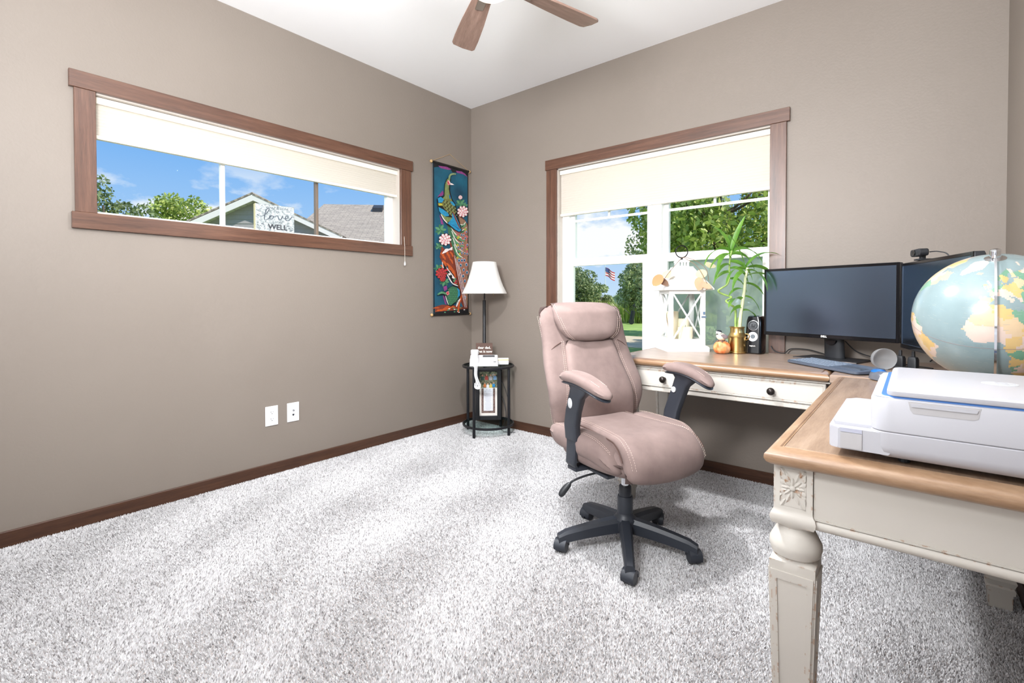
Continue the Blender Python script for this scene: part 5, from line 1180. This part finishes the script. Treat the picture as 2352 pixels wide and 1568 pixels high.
rings(mer, [[(r*math.cos(a), y, r*math.sin(a)) for r, y in ((rr1, -.0022), (rr1+.003, -.0022), (rr1+.003, .0022), (rr1, .0022))] for a in aa]); me_ = obj('meridian_arc', mer, m_chrome, gb, 40); me_.matrix_local = Matrix.Translation((0, 0, gz)) @ tilt @ Matrix.Rotation(math.atan2(vdir.y, vdir.x)+.015, 4, 'Z')
bm = BM(); lathe(bm, [(.010, GR-.004), (.010, GR+.020), (.006, GR+.022)], n=14); lathe(bm, [(.021, GR-.0035), (.020, GR-.0005), (.010, GR+.001)], n=20); pin = obj('axis_pin', bm, m_chrome, gb, 40); pin.matrix_local = Matrix.Translation((0, 0, gz)) @ tilt
bm = BM(); lathe(bm, [(.085, 0), (.088, .004), (.08, .014), (.03, .022), (.014, .032), (.012, gz-GR-.004), (.02, gz-GR-.001)], n=28); obj('globe_foot', bm, m_chrome, gb, 40)
# ---- printer
pr = thing('printer', 'white flatbed printer with blue lid edge on the near desk wing', 'printer', (2.962, -1.968, DT+.006))
PW, PD = .345, .375     # along x, along y
m_prw = M('printer_white', S(176, 176, 182), .4, var=.01); m_prg = M('printer_grey', S(174, 172, 174), .45, var=.015); m_blu = M('printer_blue', S(70, 120, 190), .4, var=0); m_pale = M('printer_pale_blue', S(196, 212, 236), .4, var=0)
def slab(name, par, x0, x1, y0, y1, prof, r, mat, sm=35):
    cx, cy = (x0+x1)/2, (y0+y1)/2; bm = BM(); rings(bm, [[(cx+x, cy+y, z) for x, y in rrect((x1-x0)/2-o_, (y1-y0)/2-o_, max(.002, r-o_), 6)] for o_, z in prof]); return obj(name, bm, mat, par, sm)
low = slab('lower_body', pr, 0, PW, 0, PD, [(.030, .004), (.012, .008), (.002, .018), (0, .028), (0, .054), (.0015, .0555)], .028, m_prw)
upb = slab('upper_body', pr, 0, PW, 0, PD, [(.0015, .0562), (0, .058), (0, .114), (.002, .118), (.006, .120)], .028, m_prw)
slab('lid_gasket', pr, .016, PW+.0, .004, PD-.004, [(0, .119), (0, .1235)], .02, m_blu)
slab('tray_rim', upb, .004, .10, .004, PD-.004, [(0, .1195), (.002, .1215)], .02, m_pale)
lid = slab('scanner_lid', pr, .024, PW, -.001, PD-.006, [(.001, .1236), (0, .126), (0, .132), (.003, .1355), (.010, .137)], .016, m_prw)
bm = BM(); rings(bm, [[(.19+r*math.cos(a), .19+r*.95*math.sin(a), .1372+d) for a in np.linspace(0, 2*PI, 28, endpoint=False)] for r, d in ((.026, -.001), (.026, .0003))]); lo2 = obj('round_logo', bm, M('logo_grey', S(206, 214, 224), .3, var=0), lid)
text('logo_letters', 'hp', .04, m_prw, lo2, (.19, .19, .1377), (0, 0, PI/2), .0002, .0005, .25)
bm = BM(); extrude_poly(bm, [(.055, .116), (.150, .116), (.147, .098), (.140, .095), (.062, .095), (.058, .101)], -.0005, .006, f=lambda x, y, z: (x, z, y)); obj('finger_grip', bm, m_prg, upb)
bm = BM(); extrude_poly(bm, [(.058, .113), (.147, .113), (.145, .107), (.060, .107)], -.0022, .002, f=lambda x, y, z: (x, z, y)); obj('grip_lip', bm, m_prw, upb)
for x in (.05, PW-.05):
    for y in (.05, PD-.05): bm = BM(); lathe(bm, [(.009, -.006), (.010, .006)], (x, y, 0), 12); obj('rubber_foot', bm, m_black, pr)
# paper tray sticking out towards the chair
bm = BM(); extrude_poly(bm, [(-.064, .012), (-.050, .003), (.03, .003), (.03, .35), (-.058, .35), (-.066, .34), (-.066, .022)], .012, .052); bmesh.ops.bevel(bm, geom=[e for e in bm.edges if abs(e.verts[0].co.z-e.verts[1].co.z) < 1e-6], offset=.003, segments=1); tr = obj('paper_tray', bm, m_prw, pr)
bm = BM(); extrude_poly(bm, [(-.058, .028), (.004, .028), (.004, .33), (-.045, .33), (-.062, .30), (-.062, .05)], .052, .058); obj('tray_cover', bm, m_prw, tr)
bm = BM(); box(bm, -.046, -.012, .0015, .004, .045, .052); obj('tray_slot', bm, M('slot_grey', S(172, 174, 190), .5, var=0), tr)
bm = BM(); box(bm, -.046, -.012, .001, .004, .014, .044); obj('tray_tab', bm, m_prg, tr)
# ================================================================== outdoors
m_lawn, nt_, b_ = newmat('lawn'); nt_.links.new(ramp_of(nt_, noise(nt_, .8, 8, .7), [(.3, S(124, 150, 70)), (.7, S(170, 192, 104))]), b_.inputs['Base Color']); b_.inputs['Roughness'].default_value = .9
GZ = -.42
bm = BM(); box(bm, -120, 60, .142, 140, GZ-.3, GZ); box(bm, -120, -.142, -60, .142, GZ-.3, GZ); lawn = struct('ground', bm, m_lawn)
bm = BM(); box(bm, -40, 20, 10.6, 14.6, GZ, GZ+.02); struct('path', bm, M('tan_path', S(206, 188, 160), .9, var=.06, vs=2))
def leafmat(name, a, b, c):
    m, nt, bs = newmat(name); ge = N(nt, 'ShaderNodeNewGeometry'); r = ramp_of(nt, ge.outputs['Random Per Island'], [(0, a), (.6, b), (1, c)]); nt.links.new(r, bs.inputs['Base Color']); bs.inputs['Roughness'].default_value = .55
    t = N(nt, 'ShaderNodeBsdfTranslucent'); nt.links.new(r, t.inputs[0]); x = N(nt, 'ShaderNodeMixShader', i_Fac=.3); o = [n for n in nt.nodes if n.type == 'OUTPUT_MATERIAL'][0]
    nt.links.new(bs.outputs[0], x.inputs[1]); nt.links.new(t.outputs[0], x.inputs[2]); nt.links.new(x.outputs[0], o.inputs[0]); return m
LM = [leafmat('maple_leaves', S(110, 134, 62), S(176, 194, 100), S(226, 226, 140)), leafmat('grey_green_leaves', S(120, 134, 92), S(170, 182, 128), S(214, 216, 168)), leafmat('dark_leaves', S(92, 108, 70), S(140, 156, 104), S(186, 190, 140)), leafmat('prairie_leaves', S(156, 178, 72), S(202, 214, 100), S(230, 222, 136))]
m_bark = M('bark', S(98, 84, 72), .9, var=.2, vs=6)
def foliage(cen, rad, n, size, seed, lumps=26, hollow=.35):
    g = np.random.default_rng(seed); lc = g.normal(size=(lumps, 3)); lc /= np.linalg.norm(lc, axis=1)[:, None]; lc *= (g.uniform(.45, .85, lumps)**.6)[:, None]
    k = g.integers(0, lumps, n); d = g.normal(size=(n, 3)); d /= np.linalg.norm(d, axis=1)[:, None]; p_ = lc[k]+d*(g.uniform(hollow, 1, n)**.5*.30)[:, None]
    c = np.array(cen)+p_*np.array(rad); s = size*g.uniform(.6, 1.3, n)
    a = g.normal(size=(n, 3)); a /= np.linalg.norm(a, axis=1)[:, None]; b = np.cross(a, g.normal(size=(n, 3))); b /= np.linalg.norm(b, axis=1)[:, None]
    V = np.stack([c-a*s[:, None], c+b*(s*.55)[:, None], c+a*s[:, None], c-b*(s*.55)[:, None]], 1).reshape(-1, 3); F = np.arange(4*n).reshape(n, 4); return V, F
def tree(name, label, x, y, zc, rad, n, size, mi, seed, trunk=.12, cat='tree', lumps=26):
    t = thing(name, label, cat, (x, y, GZ), 0, 'trees and shrubs outside')
    V, F = foliage((0, 0, zc-GZ), rad, n, size, seed, lumps); fo = obj('foliage', npmesh('foliage', V, F, [LM[mi]]), None, t)
    bm = BM(); g = random.Random(seed); H_ = zc-GZ
    tube(bm, smoothpts([(0, 0, 0), (.05, .02, H_*.4), (-.04, .05, H_*.8), (0, 0, H_+rad[2]*.4)], 4), trunk, 8, taper=[trunk*(1-.065*i) for i in range(13)])
    for _ in range(7):
        a = g.uniform(0, 2*PI); z = H_*g.uniform(.6, 1); q_ = Vector((math.cos(a)*rad[0]*.7, math.sin(a)*rad[1]*.7, z+rad[2]*g.uniform(.2, .6))); tube(bm, smoothpts([(0, 0, z), (q_.x*.4, q_.y*.4, z+(q_.z-z)*.3), q_], 3), .03, 5, taper=[trunk*.35*(1-.12*i) for i in range(7)])
    obj('trunk', bm, m_bark, t, 60)
tree('maple_tree', 'bright leafy maple filling the right pane of the twin window', -.95, 10.4, 3.5, (2.3, 1.9, 2.5), 16000, .085, 0, 1, .14, lumps=60)
tree('broadleaf_tree', 'grey green tree behind the window mullion left of the maple', -4.1, 16.5, 3.0, (2.15, 1.8, 2.9), 13000, .085, 1, 2, .15, lumps=50)
tree('round_tree', 'rounded tree low in the left pane right of the flag', -9.9, 25.5, 1.7, (1.6, 1.6, 2.3), 9000, .10, 1, 3, .16, lumps=40)
tree('spreading_tree', 'dark spreading tree at the left edge of the twin window view', -19.2, 31, 1.5, (2.9, 2.2, 2.1), 10000, .12, 2, 4, .18, lumps=40)
tree('small_tree', 'small green tree beside the flagpole', -19.0, 36, .8, (1.7, 1.6, 1.4), 6000, .12, 1, 5, .15)
tree('far_tree', 'distant tree line clump between the flag and the round tree', -17.0, 44, 1.2, (3.2, 2, 1.9), 6000, .14, 2, 6, .15)
tree('corner_tree', 'dark airy tree in the left end of the long window', -14.0, .05, 3.05, (1.30, 1.25, 1.45), 5200, .062, 2, 7, .10)
tree('yellow_green_tree', 'yellow green tree behind the neighbouring gable', -22.0, 4.7, 3.95, (1.9, 1.9, 1.75), 9000, .085, 0, 8, .15, lumps=40)
for i, (x, y, rx, rz_, mi) in enumerate(((-2.6, 13.2, 1.3, 1.0, 1), (-.3, 13.8, 1.5, 1.1, 2), (1.6, 13.0, 1.3, 1.0, 1))):
    tree('shrub', ['leafy shrub seen through the lower pane beside the lantern', 'dark shrub behind the bamboo leaves', 'leafy shrub behind the left monitor edge'][i], x, y, .55, (rx, 1, rz_), 3500, .07, mi, 30+i, .05, 'shrub')
# tall prairie grass, uncountable
g = np.random.default_rng(12); n = 26000; x = g.uniform(-32, -4, n); y = g.uniform(24.2, 31, n); h = g.uniform(.5, 1.25, n)*(1+.25*np.sin(x*1.3)*np.sin(y)); w = .03
a = g.uniform(0, PI, n); tx, ty = g.normal(0, .12, n), g.normal(0, .12, n)
V = np.stack([np.stack([x-w*np.cos(a), y-w*np.sin(a), np.full(n, GZ)], 1), np.stack([x+w*np.cos(a), y+w*np.sin(a), np.full(n, GZ)], 1), np.stack([x+tx, y+ty, GZ+h], 1)], 1).reshape(-1, 3)
o = obj('prairie_grass', npmesh('prairie_grass', V, np.arange(3*n).reshape(n, 3), [LM[3]]), None); o['kind'] = 'stuff'; tag(o, 'tall yellow green prairie grass along the far edge of the lawn', 'grass')
# flag on a pole
fl = thing('flagpole', 'red and white striped flag on a thin pole above the far trees', 'flag', (-20.6, 40, GZ))
bm = BM(); lathe(bm, [(.05, 0), (.03, 4.9), (.045, 4.95), (.002, 5.0)], n=8); obj('pole', bm, m_white, fl)
fr_ = [M('flag_red', S(190, 60, 66), .8, var=0), M('flag_white', S(238, 236, 236), .8, var=0), M('flag_blue', S(70, 80, 130), .8, var=0)]
for k in range(7):
    bm = BM(); z = 4.6-.12*k
    rings(bm, [[(.9*.771*t+.04, .9*.637*t+.08*math.sin(7*t), z-.5*t+.05*math.sin(6*t)), (.9*.771*t+.04, .9*.637*t+.08*math.sin(7*t), z-.12-.5*t+.05*math.sin(6*t))] for t in np.linspace(0, 1, 9)], close=False); obj('stripe', bm, fr_[k % 2], fl)
bm = BM(); rings(bm, [[(.9*.771*t+.05, .9*.637*t+.08*math.sin(7*t)-.02, 4.61-.5*t), (.9*.771*t+.05, .9*.637*t+.08*math.sin(7*t)-.02, 4.2-.5*t)] for t in np.linspace(0, .4, 5)], close=False); obj('canton', bm, fr_[2], fl)
# golf bag on a trolley
gbg = thing('golf_trolley', 'dark golf bag standing on a push trolley at the grass edge', 'golf bag', (-9.68, 23.2, GZ), .5)
bm = BM(); tube(bm, [(0, 0, .12), (.12, 0, .78)], .13, 12); obj('bag', bm, m_black, gbg, 50)
for s in (-1, 1):
    bm = BM(); rings(bm, [[(r*math.cos(a), s*.25+y_, .15+r*math.sin(a)) for a in np.linspace(0, 2*PI, 16, endpoint=False)] for r, y_ in ((.10, -.02), (.15, -.02), (.15, .02), (.10, .02))]); obj('wheel', bm, m_black, gbg)
for k in range(4): bm = BM(); a = k*1.6; tube(bm, [(.12+.05*math.cos(a), .05*math.sin(a), .75), (.17+.07*math.cos(a), .08*math.sin(a), 1.0+.05*k)], .012, 5); bmesh.ops.create_icosphere(bm, subdivisions=1, radius=.05, matrix=Matrix.Translation((.18+.07*math.cos(a), .08*math.sin(a), 1.0+.05*k))); obj('club', bm, m_ink, gbg)
bm = BM(); tube(bm, smoothpts([(.05, 0, .4), (-.25, 0, .75), (-.4, 0, .85)]), .02, 6); obj('trolley_handle', bm, m_black, gbg)
# far little house with a white gable
fh = thing('far_house', 'tiny far house with a white gable edge among the trees', 'house', (-22.6, 50, GZ), .3)
m_fs = M('far_siding', S(170, 176, 160), .8); m_froof = M('far_roof', S(140, 134, 120), .9)
bm = BM(); box(bm, -2, 2, -2, 2, 0, 1.5); extrude_poly(bm, [(-2, 1.5), (2, 1.5), (0, 2.6)], -2, 2, f=lambda x, y, z: (x, z, y)); obj('wall', bm, m_fs, fh)
for s in (-1, 1):
    bm = BM(); extrude_poly(bm, [(0, 2.62), (s*2.4, 1.32), (s*2.4, 1.42), (0, 2.75)], -2.2, 2.2, f=lambda x, y, z: (x, z, y)); rf = obj('roof', bm, m_froof, fh); bm = BM(); extrude_poly(bm, [(0, 2.60), (s*2.4, 1.30), (s*2.4, 1.45), (0, 2.78)], -2.25, -2.2, f=lambda x, y, z: (x, z, y)); obj('fascia', bm, m_white, rf)
# ---- neighbouring house seen through the long window
PH = math.radians(45); T_ = Vector((math.sin(PH), math.cos(PH), 0)); NN = Vector((math.cos(PH), -math.sin(PH), 0)); PK_ = Vector((-16.2, 4.87, 5.04))
hs = thing('neighbour_house', 'grey sided neighbouring house with white trimmed gable and shingle roof', 'house', (PK_.x, PK_.y, GZ))
def HP(t, d, z): return Vector((T_.x*t+NN.x*d, T_.y*t+NN.y*d, z-GZ))     # along the gable, towards us, height
m_sid = M('grey_siding', S(164, 158, 160), .6, var=.04); m_fas = M('white_fascia', S(238, 230, 228), .5, var=.01); m_sof = M('soffit', S(206, 204, 196), .6, var=.03)
m_shg, nt_, b_ = newmat('tan_shingles'); bk_ = N(nt_, 'ShaderNodeTexBrick'); tc_ = N(nt_, 'ShaderNodeTexCoord'); mp_ = N(nt_, 'ShaderNodeMapping'); mp_.inputs['Rotation'].default_value = (0, 0, 0)
nt_.links.new(tc_.outputs['UV'], bk_.inputs['Vector']); bk_.inputs['Scale'].default_value = 1; bk_.inputs['Brick Width'].default_value = .42; bk_.inputs['Row Height'].default_value = .13; bk_.inputs['Mortar Size'].default_value = .012; bk_.inputs['Bias'].default_value = 0
bk_.inputs['Color1'].default_value = S(178, 164, 150); bk_.inputs['Color2'].default_value = S(150, 138, 128); bk_.inputs['Mortar'].default_value = S(104, 96, 92)
nt_.links.new(mixc(nt_, .35, bk_.outputs[0], ramp_of(nt_, noise(nt_, 9, 4), [(.3, S(140, 128, 118)), (.7, S(196, 182, 168))])), b_.inputs['Base Color']); b_.inputs['Roughness'].default_value = .9; bump(nt_, b_, bk_.outputs['Fac'], -.6, .02)
hw, sl_ = 2.9, .47; zp = PK_.z
def roofplane(par, name, quad, th=.06):
    """quad of 4 points; uv in metres: u along eave, v up slope"""
    a, b, c, d = quad; u = (b-a).normalized(); nn = (b-a).cross(d-a).normalized(); v = nn.cross(u); bm = BM(); uvl = bm.loops.layers.uv.new('UVMap')
    top = [bm.verts.new(p_) for p_ in quad]; bot = [bm.verts.new(p_-nn*th) for p_ in quad]
    fs = [bm.faces.new(top), bm.faces.new(bot[::-1])]+[bm.faces.new((top[i], bot[i], bot[(i+1) % 4], top[(i+1) % 4])) for i in range(4)]
    for f in fs:
        for l in f.loops: w_ = l.vert.co-a; l[uvl].uv = (w_.dot(u), w_.dot(v))
    me = bpy.data.meshes.new(name); bmesh.ops.recalc_face_normals(bm, faces=bm.faces[:]); bm.to_mesh(me); bm.free(); me.materials.append(m_shg); return obj(name, me, None, par)
# gable wall boards
nb_ = 16; bh = .17; ze = zp-.12-sl_*hw
wallbk = BM(); rings(wallbk, [[HP(-hw+.3, -.35+d, GZ), HP(hw-.3, -.35+d, GZ), HP(hw-.3, -.35+d, ze+.1), HP(0, -.35+d, zp-.16), HP(-hw+.3, -.35+d, ze+.1)] for d in (-.1, 0)]); gw = obj('gable_wall', wallbk, m_sid, hs)
for k in range(nb_):
    z = zp-.40-bh*k; ww = min((zp-.14-z)/sl_, hw-.3); bm = BM()
    w2_ = min((zp-.14-z-bh)/sl_, hw-.3)
    if w2_ <= .05: w2_ = .05
    rings(bm, [[HP(-ww, -.348, z), HP(ww, -.348, z), HP(w2_, -.348, z+bh), HP(-w2_, -.348, z+bh)], [HP(-ww, -.318, z), HP(ww, -.318, z), HP(w2_, -.336, z+bh), HP(-w2_, -.336, z+bh)]]); obj('siding_board', bm, m_sid, gw)
for s in (-1, 1):
    ov = hw+.35; roofplane(hs, 'gable_roof', [HP(s*ov, .05, zp-sl_*ov), HP(s*ov, -6, zp-sl_*ov), HP(0, -6, zp), HP(0, .05, zp)])
    bm = BM(); rings(bm, [[HP(0, d, zp-.02), HP(s*ov, d, zp-.02-sl_*ov), HP(s*ov, d, zp-.26-sl_*ov), HP(0, d, zp-.26)] for d in (0, .04)]); obj('fascia', bm, m_fas, hs)
    bm = BM(); rings(bm, [[HP(0, d, zp-.20), HP(s*ov, d, zp-.20-sl_*ov), HP(s*ov, d, zp-.215-sl_*ov), HP(0, d, zp-.215)] for d in (-.34, .0)]); so = obj('soffit', bm, m_sof, hs)
    for k in range(14):
        t = s*(.12+k*.22); bm = BM(); rings(bm, [[HP(t, d, zp-.216-sl_*abs(t)), HP(t+.012, d, zp-.216-sl_*abs(t+.012)), HP(t+.012, d, zp-.222-sl_*abs(t+.012)), HP(t, d, zp-.222-sl_*abs(t))] for d in (-.34, 0)]); obj('soffit_groove', bm, m_sid, so)
# main roof with its ridge parallel to the gable wall
zr = 5.62; dr_ = -4.9
roofplane(hs, 'main_roof', [HP(.6, .2+3.2, zr-.5*8.3), HP(7, .2+3.2, zr-.5*8.3), HP(7, dr_, zr), HP(1.2, dr_, zr)])
roofplane(hs, 'main_roof', [HP(7, dr_-6, zr-3), HP(.6, dr_-6, zr-3), HP(1.2, dr_, zr), HP(7, dr_, zr)])
for t in (3.88, 4.98):
    d = dr_+.85; z = zr-.5*.85; bm = BM(); c = HP(t, d, z)
    rings(bm, [[HP(t+a, d+b_2, z+c_-.5*b_2) for a, b_2 in ((-.22, -.2), (.22, -.2), (.22, .2), (-.22, .2))] for c_ in (0, .20)]); obj('roof_vent', bm, M('dark_vent', S(52, 52, 58), .5), hs)
